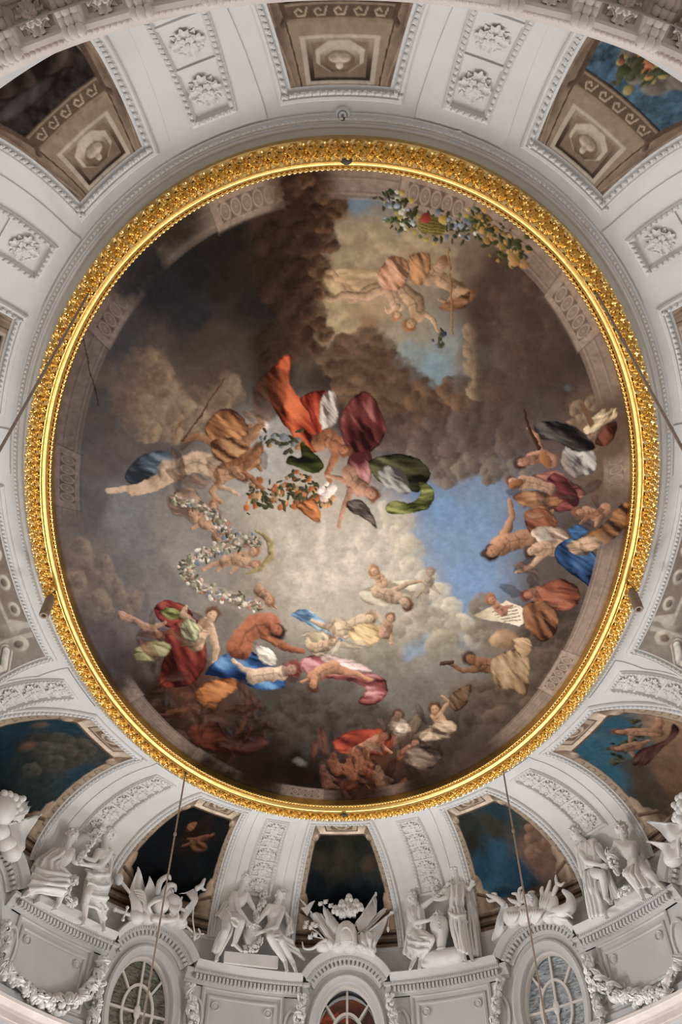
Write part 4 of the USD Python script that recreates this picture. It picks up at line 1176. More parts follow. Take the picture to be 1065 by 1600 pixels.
def art(k, C):
    """Paint panel k. x runs -100..100 across, y 0 (ring) .. 200 (wall)."""
    far = k in ('far', 'fr1', 'fr2', 'fl1', 'fl2')
    if far:
        tan, pale = (150,127,104), (178,158,134)
        C.c[:] = lin(tan)
        sky = {'far': [(-50,60,(34,36,32)),(40,60,(36,38,32)),(0,90,(50,48,38)),(60,100,(44,50,46)),(-60,120,(18,28,34)),(50,140,(16,28,38)),(0,150,(14,22,28)),(-50,90,(48,46,36))],
               'fr1': [(-50,60,(44,48,44)),(40,60,(24,56,66)),(-60,90,(40,42,36)),(0,85,(56,54,44)),(50,90,(52,62,62)),(-60,125,(22,66,88)),(-20,120,(30,78,102)),(40,140,(120,86,68)),(70,130,(116,84,66)),(0,155,(26,64,84)),(60,110,(84,66,56)),(-50,155,(36,84,108))],
               'fr2': [(-40,60,(28,86,106)),(40,60,(26,78,98)),(-70,100,(22,82,106)),(0,90,(34,88,106)),(-30,120,(66,56,42)),(30,120,(120,86,56)),(70,100,(148,110,76)),(0,150,(110,76,48)),(50,150,(126,90,60)),(-50,145,(70,58,44)),(20,100,(70,80,78))],
               'fl1': [(-40,60,(20,22,24)),(40,60,(24,26,28)),(0,90,(34,24,20)),(-50,110,(14,22,26)),(50,110,(18,24,26)),(0,150,(12,18,22)),(20,90,(44,30,22))],
               'fl2': [(-50,60,(24,58,70)),(40,60,(56,58,54)),(0,80,(60,58,50)),(40,90,(58,56,48)),(-60,100,(18,44,56)),(70,90,(28,60,76)),(0,120,(30,38,38)),(-40,140,(14,40,52)),(40,140,(36,46,46)),(-30,90,(46,46,40))]}[k]
        C2 = Canvas(C.p, C.u, 11)
        C2.under(sky, 3.0, 14)
        C2.mottle(.3)
        ins = [(-58, 42), (58, 42), (70, 56), (76, 90), (80, 130), (82, 160), (60, 178), (0, 182), (-60, 178), (-82, 160), (-80, 130), (-76, 90), (-70, 56)]
        C.poly([(-62, 39), (62, 39), (75, 54), (82, 90), (86, 130), (88, 170), (-88, 170), (-86, 130), (-82, 90), (-75, 54)], UMB, smooth=False)
        # sky inside
        tmp = C.c.copy()
        C.c[:] = 0
        C.poly(ins, (255, 255, 255), soft=1.0, smooth=False)
        mask = C.c[:, :1].copy()
        C.c[:] = tmp * (1 - mask) + C2.c * mask
        if k == 'fl1':
            C.nude((40, 78, 5), [(30, 84), (16, 92)], [[4, (28, 86), (8, 100), (-6, 108)], [4, (16, 92), (-6, 96)]], (122,62,38), (60,34,24), w=6)
            C.poly([(-28, 72), (-14, 66), (-8, 80), (-22, 86)], (112,62,30), soft=3, fold=30, wl=8)
            C.poly([(0, 96), (30, 92), (46, 102), (20, 110)], (92,58,28), soft=4, fold=10, wl=8)
        if k == 'fr2':
            C.bunch([(-46, 96), (-20, 78), (0, 92), (40, 84), (62, 70)], 60, 4.2, 12, [(38,44,24),(60,52,28),(28,34,24)], 31)
            C.nude((-16, 84, 7), [(-8, 90), (6, 98)], [[5, (-6, 92), (-16, 104)], [4, (6, 98), (24, 104)]], (156,100,62), (92,52,30), w=8)
            C.nude((22, 70, 8), [(28, 80), (38, 94), (44, 104)], [[6, (44, 102), (64, 100), (78, 92)], [5, (28, 82), (8, 88)]], (176,112,68), (104,44,26), w=9)
            C.poly([(-30, 110), (0, 104), (40, 118), (70, 112), (60, 124), (20, 122), (-20, 122)], (70,36,28), soft=2, fold=10, wl=8)
        if k == 'fl2':
            C.puffs([(0, 70, 22), (24, 66, 18), (-20, 78, 18), (10, 90, 20), (36, 84, 16), (20, 110, 18), (-10, 104, 16), (14, 130, 12)], (40,40,36), (84,80,70), a=.7)
        if k == 'fr1':
            C.puffs([(56, 128, 16), (66, 112, 12), (40, 140, 14), (72, 140, 14)], (92,64,50), (158,116,92), a=.7)
        if k == 'far':
            C.poly([(40, 96), (62, 82), (70, 96), (52, 106)], (80,60,38), soft=8, warp=4, a=.6)
        if k == 'fl2':
            C.dab(-28, 112, 9, 12, (110,70,34), soft=.8, a=.6)
            C.dab(-62, 82, 8, 12, (110,78,48), soft=.8, a=.5)
        # trompe l'oeil stonework
        C.poly([(-88, 3), (88, 3), (62, 39), (-62, 39)], pale, smooth=False, grad=90, dark=(120,98,78))
        C.poly([(-58, 8), (58, 8), (46, 33), (-46, 33)], UMB, smooth=False)
        C.poly([(-54, 10), (54, 10), (43, 31), (-43, 31)], (168,148,124), smooth=False)
        C.poly([(-40, 12), (40, 12), (30, 29), (-30, 29)], (118,92,72), smooth=False)
        C.poly(octagon(C, 0, 20, 24, .36), (182,162,136), smooth=False)
        C.dab(0, 20, 15, 6.5, (128,104,82), soft=.3)
        C.dab(0, 20, 9, 4.5, (190,170,144), soft=.3)
        for s in (-1, 1):
            C.poly([(s * 64, 36), (s * 86, 16), (s * 92, 40), (s * 74, 56)], (134,108,86), smooth=False, grad=90, dark=UMB, hi=pale)
            C.dab(s * 70, 48, 6, 7, (170,146,120), soft=.3)
            C.dab(s * 76, 58, 6, 5, (96,72,54), soft=.3)
            strip(C, s * 82, 62, s * 93, 195, 8.0, (164,142,117), (104,82,64), 15)
            C.chain([(s * 99, 5), (s * 99.5, 198)], 1.6, (104,62,46))
            # urn-topped pedestal at the foot of the sky
            C.poly([(s * 58, 200), (s * 58, 172), (s * 64, 160), (s * 72, 156), (s * 72, 146), (s * 76, 138), (s * 82, 138), (s * 84, 148), (s * 84, 200)], (148,124,100), smooth=False, grad=0 if s > 0 else 180, dark=(98,74,56))
            C.chain([(s * 58, 168), (s * 84, 160)], 2.2, (110,84,64))
        C.poly([(-58, 172), (58, 172), (58, 200), (-58, 200)], (134,110,88), smooth=False, grad=90, hi=(150,126,102), dark=(104,80,62))
        C.poly([(-100, 184), (100, 184), (100, 200), (-100, 200)], (112,86,66), smooth=False, a=.9)
        for y, c in ((182, (150,126,100)), (186, (70,52,40)), (191, (132,106,82)), (195, (66,50,38))):
            C.chain([(-100, y), (100, y)], 1.5, c)
    elif k in ('right', 'left'):
        C.c[:] = lin((158,148,136))
        C.poly([(-94, 8), (94, 8), (94, 200), (-94, 200)], (140,126,112), smooth=False)
        for s in (-1, 1):
            C.poly([(s * 60, 20), (s * 66, 20), (s * 66, 200), (s * 60, 200)], (176,166,150), smooth=False)
            for r_, c_ in ((20, (112,92,76)), (17, (182,174,160)), (13, (120,100,82)), (9, (196,190,176))):
                C.chain([(s * 72, 62), (s * 88, 76), (s * 84, 100), (s * 70, 112)], r_ * .45, c_, soft=.1)
            C.dab(s * 70, 44, 10, 14, (176,164,146), soft=.2)
            C.dab(s * 70, 44, 5, 7, (116,98,82), soft=.3)
            C.dab(s * 52, 48, 8, 18, (150,136,118), soft=.2)
        C.poly([(-54, 14), (54, 14), (54, 46), (-54, 46)], (176,166,150), smooth=False)
        C.poly([(-48, 18), (48, 18), (40, 42), (-40, 42)], (132,114,98), smooth=False)
        for x in (-30, 0, 30):
            C.dab(x, 30, 9, 8, (178,168,152), soft=.2)
            C.dab(x, 30, 5, 4, (120,104,90), soft=.2)
        C.poly(octagon(C, 0, 110, 40, 1.2), (182,172,156), smooth=False)
        C.poly(octagon(C, 0, 110, 32, 1.2), (126,104,88), smooth=False)
    else:
        warm = 1.0
        C.c[:] = lin((124,101,80))
        sky = {'near': (28,52,66), 'nr1': (62,92,112), 'nl1': (46,38,36), 'nr2': (74,92,104), 'nl2': (70,66,62)}[k]
        # sky beyond the painted cornice, towards the wall
        C.poly([(-70, 92), (70, 92), (78, 200), (-78, 200)], sky, smooth=False, hi=[min(255, c * 1.25) for c in sky], dark=[c * .7 for c in sky])
        if k == 'nl1':
            C.poly([(-60, 124), (0, 118), (40, 130), (60, 160), (20, 176), (-50, 160)], (78,62,56), soft=5, warp=3, fold=-30, wl=40, hi=(96,80,74), dark=(36,30,28))
            C.poly([(-50, 112), (20, 108), (66, 118), (62, 128), (0, 122)], (60,52,50), soft=3, fold=-10, wl=22, dark=(34,28,28))
            C.poly([(20, 150), (60, 140), (70, 170), (30, 190)], (34,28,27), soft=6, warp=3)
        if k == 'nr1':
            C.puffs([(-10, 132, 20), (14, 126, 16), (30, 140, 20), (-30, 150, 16), (0, 160, 24), (40, 165, 20), (60, 150, 14)], (70,64,58), (128,118,100), a=.8)
            C.bunch([(30, 108), (10, 126), (-4, 146), (-10, 170)], 80, 6, 16, [(170,96,40),(140,120,50),(60,64,34),(120,60,40)], 35)
            C.dab(40, 176, 16, 14, (150,96,48), soft=.2)
        # cornice strip with scrolls across the sky's edge
        C.poly([(-82, 75), (82, 75), (78, 93), (-78, 93)], (140,115,90), smooth=False)
        C.poly([(-64, 78), (64, 78), (64, 90), (-64, 90)], (92,72,54), smooth=False)
        for x in (-48, -24, 0, 24, 48):
            C.chain([(x - 9, 88), (x - 6, 81), (x + 3, 80.5), (x + 6, 85), (x + 1, 87.5), (x - 2, 85)], 1.3, (158,134,106))
        C.chain([(-82, 74), (82, 74)], 1.4, (172,148,120))
        C.chain([(-78, 93.5), (78, 93.5)], 1.2, (70,54,42))
        C.poly([(-62, 8), (62, 8), (70, 75), (-70, 75)], (146,122,97), smooth=False)
        coffer_bust(C, 0, 41, 46, .40)
        for s in (-1, 1):
            # raking side piers with scroll brackets, seen in steep perspective
            C.poly([(s * 96, 4), (s * 62, 6), (s * 70, 96), (s * 64, 200), (s * 97, 200)], (112,89,70), smooth=False, grad=0 if s < 0 else 180, hi=(150,126,102), dark=(74,56,43))
            C.poly([(s * 68, 6), (s * 80, 6), (s * 90, 62), (s * 84, 70)], (158,134,108), smooth=False)
            C.poly([(s * 71, 10), (s * 77, 10), (s * 86, 56), (s * 83, 60)], (120,96,74), smooth=False, hi=(150,126,100), dark=(88,68,52))
            C.dab(s * 88, 70, 5, 6, (172,148,120), soft=.2)
            C.chain([(s * 86, 76), (s * 89, 104), (s * 86, 140), (s * 90, 165)], [5, 8, 7, 4], (136,112,88))
            C.chain([(s * 72, 74), (s * 66, 80), (s * 74, 130), (s * 72, 198)], 3.2, (88,66,50))
            C.chain([(s * 98, 2), (s * 98, 198)], 2.0, (78,60,46))
            C.chain([(s * 60, 8), (s * 70, 96)], 1.2, (84,64,48))
        C.chain([(-98, 2), (98, 2)], 2.2, (96,76,60))
    C.mottle(.3)


PLAB = {
 'far': 'dark cloudy painted panel in the cove above the middle of the three oval windows',
 'fr1': 'painted panel of teal sky and tawny cloud above the shell trophy',
 'fr2': 'painted panel with two winged children carrying a garland against teal sky',
 'right': 'pale grisaille painted panel with scroll cartouche at the right edge of the ceiling',
 'nr2': 'stone-coloured painted panel cut off by the upper right edge of the photograph',
 'nr1': 'painted panel with octagonal bust coffer, blue sky and fruit garland at top right',
 'near': 'painted panel with octagonal bust coffer at the top between two rosette strips',
 'nl1': 'painted panel with octagonal bust coffer and dark rocks at top left',
 'nl2': 'stone-coloured painted panel cut off by the left edge below the dark-rock panel',
 'left': 'pale grisaille painted panel with scroll cartouche at the left edge of the ceiling',
 'fl2': 'painted panel of dark grey cloud on deep teal at the lower left',
 'fl1': 'near-black painted panel with a small orange-lit figure above the lower left oval window'}
lf_s = acanthus(.075, .022, .012)
for n_, k in enumerate(PAN):
    ctr = cove(float(pan_phi(k, 0., np.array(1.2))), 1.2)
    t = Thing('cove_painting', ctr, PLAB[k], 'painting')
    nu, nv = (100, 120) if k in ('nr2', 'nl2') else (150, 200)
    uu, tv = np.meshgrid(np.linspace(-1, 1, nu), np.linspace(T0, T1, nv), indexing='ij')
    P = cove(pan_phi(k, uu, tv), tv, .012)
    v, f = grid(P, flip=False)
    s_ = (1.8 * np.sin(tv) ** 1.0 * .35 + 2.0 * (1 - np.cos(tv)) * .0 + tv * 1.28)
    s_ = s_ / s_.max() * 200
    pc = np.c_[(uu * 100).ravel(), s_.ravel()]
    Cp = Canvas(pc, 1.0, n_ + 1, light=(0, -200), wob=.12)
    art(k, Cp)
    e = tm((v, f))
    if (np.cross(P[1, 0] - P[0, 0], P[0, 1] - P[0, 0]) @ (cove(pan_phi(k, 0., np.array(T0)), T0, 1) - P[0, 0])) < 0:
        f = f[:, ::-1]
    lum = Cp.c @ [.3, .55, .15]
    Cp.c = lum[:, None] + (Cp.c - lum[:, None]) * .74
    t.part('canvas', (v, f), 'panel_paint', True, color=np.clip(Cp.c * ALB * .92 - .004, .003, 1))
    # carved white border, run up one side, across and down the other
    ts = np.linspace(T1 + .02, T0, 40)
    us = np.linspace(-1, 1, 30)
    path = [(-1, q) for q in ts] + [(u, T0) for u in us[1:-1]] + [(1, q) for q in ts[::-1]]
    pth = np.array([cove(float(pan_phi(k, u, np.array(q))), q) for u, q in path])
    nr = np.array([cove(float(pan_phi(k, u, np.array(q))), q, .1) for u, q in path]) - pth
    nr /= np.linalg.norm(nr, axis=1, keepdims=True)
    t.part('border', ribbon(pth, nr, [(-.03, 0), (-.03, .03), (-.012, .05), (.015, .05), (.03, .035), (.06, .05), (.085, .045), (.10, .02), (.13, .018), (.14, 0)][::-1] if False else [(.03, 0), (.03, .03), (.012, .05), (-.015, .05), (-.03, .035), (-.06, .05), (-.085, .045), (-.10, .02), (-.13, .018), (-.14, 0)], closed=False), 'plaster', 30)
    if k in ('near', 'nr1', 'nl1', 'nr2', 'nl2', 'left', 'right', 'fr1', 'fl1', 'far', 'fr2', 'fl2'):
        L_ = np.r_[0, np.cumsum(np.linalg.norm(np.diff(pth, axis=0), axis=1))]
        lv = []
        for s in np.arange(.05, L_[-1], .085):
            c = np.array([np.interp(s, L_, pth[:, q]) for q in range(3)])
            c2 = np.array([np.interp(s + .02, L_, pth[:, q]) for q in range(3)])
            nn = np.array([np.interp(s, L_, nr[:, q]) for q in range(3)])
            tx = (c2 - c) / np.linalg.norm(c2 - c)
            sd = np.cross(nn, tx)
            lv.append(orient(lf_s, c - sd * .06 + nn * .047, tx * .8 + sd * .6, sd * .8 - tx * .6, nn))
        t.part('leaf_row', join(lv), 'plaster', True, kind='stuff')

# ------------------------------------------------------------------ piers between the panels: plain field and a strip of carved rosettes
order = list(PAN)
TR_FAR, TR_NEAR, TR_SIDE = [.25, .43, .60, .78, .95], [.25, .57, .88], [.22, .42, .62, .82]
RLAB = {
 ('far', 'fr1'): 'white strip of carved rosettes running up the cove just right of the central dark panel',
 ('fl1', 'far'): 'white strip of carved rosettes running up the cove just left of the central dark panel',
 ('fr1', 'fr2'): 'white strip of carved rosettes between the tawny cloud panel and the winged children panel',
 ('fl2', 'fl1'): 'white strip of carved rosettes between the grey cloud panel and the orange-figure panel',
 ('fr2', 'right'): 'faint white strip of rosettes at the right edge above the winged children panel',
 ('left', 'fl2'): 'faint white strip of rosettes at the left edge above the grey cloud panel',
 ('right', 'nr2'): 'white strip of carved rosettes just out of frame on the right side of the cove',
 ('nr2', 'nr1'): 'white strip with one big rosette at the right edge below the fruit garland panel',
 ('nr1', 'near'): 'white strip of two big rosettes at the top, right of the bust panel',
 ('near', 'nl1'): 'white strip of two big rosettes at the top, left of the bust panel',
 ('nl1', 'nl2'): 'white strip with one big rosette at the left edge below the dark-rock panel',
 ('nl2', 'left'): 'white strip of carved rosettes just out of frame on the left side of the cove'}
ros_b = rosette(.20, 8, h=.055)
for a, b in zip(order, order[1:] + order[:1]):
    def mid(t, f, a=a, b=b):
        t = np.asarray(t, float)
        l, r = pan_phi(a, 1., t), pan_phi(b, -1., t)
        r = np.where(r < l - 180, r + 360, r)
        return l + (r - l) * f
    near = a in ('nr2', 'nr1', 'near', 'nl1') 
    side = (a, b) in (('fr2', 'right'), ('left', 'fl2'), ('right', 'nr2'), ('nl2', 'left'))
    TRs = TR_NEAR if near else TR_SIDE if side else TR_FAR
    c0 = cove(float(mid(.6, .5)), .6)
    t = Thing('rosette_strip', c0, RLAB[(a, b)], 'ornament')
    # raised pier field
    ts = np.linspace(-.02, T1, 40)
    hw = np.array([.52 * (1 - .0 * q) for q in ts])
    dm = np.array([float(mid(q, .5)) for q in ts])
    gap = np.array([float(mid(q, 1.) - mid(q, 0.)) * .14 for q in ts])
    hwf = np.minimum(np.maximum(gap / 2 - .30, .40), .95)
    P = np.stack([np.array([cove(float(dm[i] + s * hwf[i] / .14), ts[i], d) for i in range(len(ts))]) for s, d in ((-1.015, -.01), (-1, .02), (-.6, .022), (0, .022), (.6, .022), (1, .02), (1.015, -.01))], 0)
    t.part('pier_field', tm(grid(P)), 'plaster', 30)
    hs = .31 if near else .27
    tb = TRs[-1] + (TRs[1] - TRs[0]) * .52
    ta_ = TRs[0] - (.15 if near else .105)
    path = [(-1, q) for q in np.linspace(tb, ta_, 24)] + [(1, q) for q in np.linspace(ta_, tb, 24)]
    pth = np.array([cove(float(mid(q, .5)) + s * hs / .14, q, .022) for s, q in path])
    nr = np.array([cove(float(mid(q, .5)) + s * hs / .14, q, .122) for s, q in path]) - pth
    nr /= np.linalg.norm(nr, axis=1, keepdims=True)
    t.part('border', ribbon(pth, nr, [(.06, 0), (.06, .02), (.03, .045), (0, .045), (-.02, .02), (-.03, .0)]), 'plaster', 30)
    L_ = np.r_[0, np.cumsum(np.linalg.norm(np.diff(pth, axis=0), axis=1))]
    lv = []
    for s in np.arange(.03, L_[-1], .075):
        c = np.array([np.interp(s, L_, pth[:, q]) for q in range(3)])
        c2 = np.array([np.interp(s + .02, L_, pth[:, q]) for q in range(3)])
        nn = np.array([np.interp(s, L_, nr[:, q]) for q in range(3)])
        tx = (c2 - c) / np.linalg.norm(c2 - c)
        sd = np.cross(nn, tx)
        lv.append(orient(lf_s, c + sd * .02 + nn * .04, tx * .8 + sd * .6, sd * .8 - tx * .6, nn))
    t.part('leaf_row', join(lv), 'plaster', True, kind='stuff')
    for j, q in enumerate(TRs):
        p, T_, V_, N_ = cove_frame(float(mid(q, .5)), q, .022)
        nxt = abs((TRs[1] - TRs[0]) if j == 0 else TRs[j] - TRs[j - 1]) * 1.85
        k_ = .95 if near else 1.0
        sq = 1.0 if near else min(1.0, nxt / .42)
        m_ = ros_b.copy()
        m_.vertices = np.asarray(m_.vertices) * [k_, k_ * sq * .95, 1.0]
        t.part('rosette', orient(m_, p, T_, V_, N_), 'plaster', 50)
        if j:
            qm = (TRs[j] + TRs[j - 1]) / 2
            p, T_, V_, N_ = cove_frame(float(mid(qm, .5)), qm, .022)
            bx = trimesh.creation.box((hs * 1.9, .045, .05))
            t.part('divider', orient(bx, p, T_, V_, N_), 'plaster', False)
# ------------------------------------------------------------------ stucco sculpture
_ico = np.asarray(trimesh.creation.icosphere(1, 1.0).vertices)


class Relief:
    """Sculpture seen against the wall: joints are given where the photograph shows them, d metres in front of the plane through phi0."""

    def __init__(self, phi0, o, z):
        self.O, self.T, self.U, self.N = frame_at(phi0, o, z)
        self.parts = []

    def at(self, px, d=0.0):
        r = pixel_rays([px])[0]
        s = ((self.O - CAM) @ self.N + d) / (r @ self.N)
        return CAM + r * s

    def ch(self, *joints):
        """Chain of (px, py, d, radius)."""
        J = [(self.at(j[:2], j[2]), j[3]) for j in joints]
        if len(J) == 1:
            J = J * 2
        for (a, ra), (b, rb) in zip(J[:-1], J[1:]):
            self.parts.append(m3.Manifold.hull_points(np.vstack([a + _ico * ra, b + _ico * rb])))

    def pts(self, *ps):
        """Chain of (point, radius) already in the room."""
        for (a, ra), (b, rb) in zip(ps[:-1], ps[1:]):
            self.parts.append(m3.Manifold.hull_points(np.vstack([np.asarray(a) + _ico * ra, np.asarray(b) + _ico * rb])))

    def hand(self, p, toward, r=.012):
        """Palm, four unequal fingers and a thumb from the wrist p, reaching towards a second point."""
        d = np.asarray(toward) - p
        L = np.linalg.norm(d)
        d = d / max(L, 1e-6)
        s = np.cross(d, self.N)
        s /= max(np.linalg.norm(s), 1e-6)
        palm = p + d * .085
        self.pts((p, .034), (palm + s * .028, .026), (palm - s * .028, .026), (p, .034))
        for k, l in enumerate((.075, .088, .082, .062)):
            b = palm + s * (.036 - .024 * k)
            m = b + d * l * .55 + self.N * .012
            self.pts((b, .015), (m, .013), (m + d * l * .4 - self.N * .03, .011))
        th_ = p + d * .035 + s * .036
        self.pts((th_, .016), (th_ + d * .045 + s * .03, .014), (th_ + d * .085 + s * .03 - self.N * .02, .012))

    def foot(self, ankle, toe, r=.04):
        d = toe - ankle
        d = d / max(np.linalg.norm(d), 1e-6)
        s = np.cross(d, self.U)
        s /= max(np.linalg.norm(s), 1e-6)
        self.pts((ankle, r * 1.1), (ankle + d * .13 - self.U * .03, r * .9), (ankle + d * .19 - self.U * .045, r * .62))
        self.pts((ankle, r), (ankle - d * .045 - self.U * .04, r * .85))
        for k in range(5):
            q = ankle + d * (.19 - .012 * k) - self.U * .05 + s * (.032 - .016 * k)
            self.pts((q, .015), (q + d * .035, .012))

    def head(self, px, d, face, neck, r=.128, hair=True, wreath=False):
        """Skull, jaw, brow, nose, lips, ears and hair. face = (sideways, up) the face turns, neck = point at the neck's base."""
        c = self.at(px, d)
        f = self.T * face[0] + self.U * face[1] + self.N * max(.25, 1 - abs(face[0]))
        f /= np.linalg.norm(f)
        up = c - neck
        up = up - f * (up @ f)
        up /= np.linalg.norm(up)
        s = np.cross(up, f)
        P = lambda a, b, e: c + f * a * r + up * b * r + s * e * r
        H = lambda *q: self.parts.append(m3.Manifold.hull_points(np.vstack([P(*x[:3]) + _ico * x[3] * r for x in q])))
        H((0, .18, 0, .86), (-.22, .2, 0, .85), (.30, -.62, 0, .36))
        H((.58, .30, .3, .22), (.58, .30, -.3, .22))                      # brow
        H((.82, .12, 0, .10), (.98, -.16, 0, .11))                         # nose
        H((.74, -.42, .1, .09), (.74, -.42, -.1, .09))                     # lips
        H((.62, -.74, 0, .19), (.3, -.6, 0, .3))                           # chin
        for e in (-1, 1):
            H((.66, -.02, .3 * e, .10), (.66, -.02, .36 * e, .1))          # eyelids
            H((.48, -.22, .42 * e, .22), (.3, -.3, .45 * e, .2))           # cheeks
            H((-.05, .05, .84 * e, .10), (-.08, -.2, .8 * e, .1))          # ears
        self.pts((neck, r * .62), (P(-.1, -.45, 0), r * .52))
        if hair:
            g = np.random.default_rng(int(px[0] * 7 + px[1]))
            for k in range(34):
                a, b = g.random() * 2 * math.pi, g.random() * 1.45
                v = np.array([-.18 + .92 * math.sin(b) * math.cos(a), .22 + .9 * math.cos(b), .92 * math.sin(b) * math.sin(a)])
                if v[0] > .35 and v[1] < .62:
                    continue
                q = P(*v)
                self.pts((q, r * .19), (P(*(v * .96 + g.normal(size=3) * .14)), r * .15))
            self.pts((P(-.85, .1, 0), r * .34), (P(-.95, -.2, 0), r * .26))
        if wreath:
            for k in range(18):
                a = 2 * math.pi * k / 18
                self.pts((P(.1 + .95 * math.cos(a), .55, .95 * math.sin(a)), r * .2), (P(.1 + 1.1 * math.cos(a + .2), .72, 1.1 * math.sin(a + .2)), r * .12))
        return c

    def torso(self, neck, sl, sr, pelvis, w=.12, belly=.115, hip=.15):
        """neck, both shoulders and pelvis as (px, py, d)."""
        n, a, b, p = (self.at(q[:2], q[2]) for q in (neck, sl, sr, pelvis))
        m = (a + b) / 2
        ch_, bl = m + (p - m) * .32, m + (p - m) * .68
        t = (b - a) / max(np.linalg.norm(b - a), 1e-6)
        H = lambda *q: self.parts.append(m3.Manifold.hull_points(np.vstack([x + _ico * r for x, r in q])))
        H((a, w * .62), (b, w * .62), (ch_ + t * .07, w * 1.05), (ch_ - t * .07, w * 1.05))
        H((ch_ + t * .06, w * 1.0), (ch_ - t * .06, w * 1.0), (bl, belly))
        H((bl, belly), (p + t * .05, hip), (p - t * .05, hip))
        for e in (-1, 1):
            q = ch_ + t * .075 * e + self.N * .075
            H((q, .055), (q + (m - p) / np.linalg.norm(m - p) * .07, .035))
        H((n, .075), (m, .085))
        return n

    def arm(self, sh, el, wr, to, r=.076):
        s, e, w = (self.at(q[:2], q[2]) for q in (sh, el, wr))
        self.pts((s, r), (s + (e - s) * .45, r * .92), (e, r * .72))
        self.pts((e, r * .72), (e + (w - e) * .35, r * .74), (w, r * .46))
        self.hand(w, self.at(to[:2], to[2]))

    def leg(self, hip, kn, an, toe, r=.128):
        h, k, a = (self.at(q[:2], q[2]) for q in (hip, kn, an))
        self.pts((h, r), (h + (k - h) * .4, r * .95), (k, r * .66))
        self.pts((k, r * .66), (k + (a - k) * .32 - self.N * .02, r * .66), (a, r * .38))
        self.foot(a, self.at(toe[:2], toe[2]))

    def cloth(self, A, B, n, r=.035, bulge=.05, wave=.03, seed=0):
        """A fall of drapery between two edge lines (px, py, d): n rounded folds side by side."""
        g = np.random.default_rng(seed)
        A = np.array([self.at(q[:2], q[2]) for q in A])
        B = np.array([self.at(q[:2], q[2]) for q in B])
        m = max(len(A), len(B))
        tt_ = np.linspace(0, 1, m + 2)
        res = lambda L: np.array([[np.interp(t, np.linspace(0, 1, len(L)), L[:, c]) for c in range(3)] for t in tt_])
        A, B = res(A), res(B)
        rows = []
        for k in range(n):
            f = k / (n - 1)
            x = A + (B - A) * f
            x = x + self.N * (bulge * math.sin(math.pi * f) + wave * (1 if k % 2 else -1) * (.6 + .4 * g.random()))
            x[1:-1] += g.normal(size=(m, 3)) * .012
            rr = r * (.8 + .5 * g.random()) * np.linspace(.85, 1.1, m + 2)
            rows.append((x, rr))
            self.pts(*[(p, q) for p, q in zip(x, rr)])
        for (x, rx), (y, ry) in zip(rows[:-1], rows[1:]):
            for i in range(m + 1):
                self.parts.append(m3.Manifold.hull_points(np.vstack([x[i] + _ico * rx[i] * .55, x[i + 1] + _ico * rx[i + 1] * .55, y[i] + _ico * ry[i] * .55, y[i + 1] + _ico * ry[i + 1] * .55])))

    def take(self, edge=.035, it=6):
        """Everything added since the last take, as one continuous smoothed mesh."""
        m = m3.Manifold.batch_boolean(self.parts, m3.OpType.Add)
        self.parts = []
        m = m.refine_to_length(edge)
        me = m.to_mesh()
        t = trimesh.Trimesh(me.vert_properties[:, :3], me.tri_verts, process=True)
        if it:
            v0 = np.array(t.vertices)
            trimesh.smoothing.filter_taubin(t, iterations=it)
            dv = np.asarray(t.vertices) - v0
            ln = np.linalg.norm(dv, axis=1, keepdims=True)
            t.vertices = v0 + np.where(np.isfinite(ln) & (ln < .035), dv, 0)
        return t


def fruits(points, n, r, spread, seed, N, leaves=.5):
    """Garland of fruit, flower heads and leaves along a path in the room; N = out of the wall."""
    g = np.random.default_rng(seed)
    P = spline(points, 10, closed=False)
    L_ = np.r_[0, np.cumsum(np.linalg.norm(np.diff(P, axis=0), axis=1))]
    T = np.gradient(P, axis=0)
    T /= np.linalg.norm(T, axis=1, keepdims=True)
    fr, lv = [tube(P, r * .7, 6)], []
    for k in range(n):
        s = L_[-1] * (k + g.random()) / n
        c = np.array([np.interp(s, L_, P[:, q]) for q in range(3)])
        t = T[min(np.searchsorted(L_, s), len(T) - 1)]
        w = np.cross(N, t)
        fat = .55 + .55 * math.sin(math.pi * s / L_[-1])
        a = g.random() * math.pi
        off = (w * math.cos(a) + N * math.sin(a)) * spread * fat * (.75 + .35 * g.random())
        rr = r * (.6 + .7 * g.random())
        if g.random() < leaves:
            f = acanthus(rr * 4.2, rr * 1.15, rr * .8)
            d = t * math.cos(a * 2) + w * math.sin(a * 2)
            nn = off / np.linalg.norm(off)
            d = d - nn * (d @ nn)
            d /= np.linalg.norm(d)
            lv.append(orient(f, c + off * 1.02, d, np.cross(nn, d), nn))
        elif g.random() < .45:
            nn = off / np.linalg.norm(off)
            d = np.cross(nn, t)
            for q in range(5):
                b = 2 * math.pi * q / 5
                fr.append(sphere(c + off + (d * math.cos(b) + np.cross(nn, d) * math.sin(b)) * rr * .8, rr * .55, 1))
            fr.append(sphere(c + off * 1.1, rr * .5, 1))
        else:
            fr.append(sphere(c + off, rr, 1))
    return join(fr), join(lv) if lv else None


ZB = ZL + .03                                   # top of the attic cornice, on which everything stands


def group(name_label, phi0):
    R = Relief(phi0, 1.93, ZB)
    t = Thing('stucco_figure_group', R.O, name_label, 'sculpture')
    return R, t


def add_fruit(t, R, path, n, r, spread, seed, name='garland'):
    P = [R.at(q[:2], q[2]) for q in path]
    f, l = fruits(P, n, r, spread, seed, R.N)
    p = t.part(name, f, 'stucco', True)
    if l is not None:
        t.part('leaves', l, 'stucco', 60, parent=p, kind='stuff')


def slab(R, corners, d0, d1):
    """Block whose front outline is given in the photograph."""
    F = [R.at(c, d1) for c in corners]
    B = [R.at(c, d1) - R.N * (d1 - d0) for c in corners]
    return trimesh.convex.convex_hull(np.array(F + B))


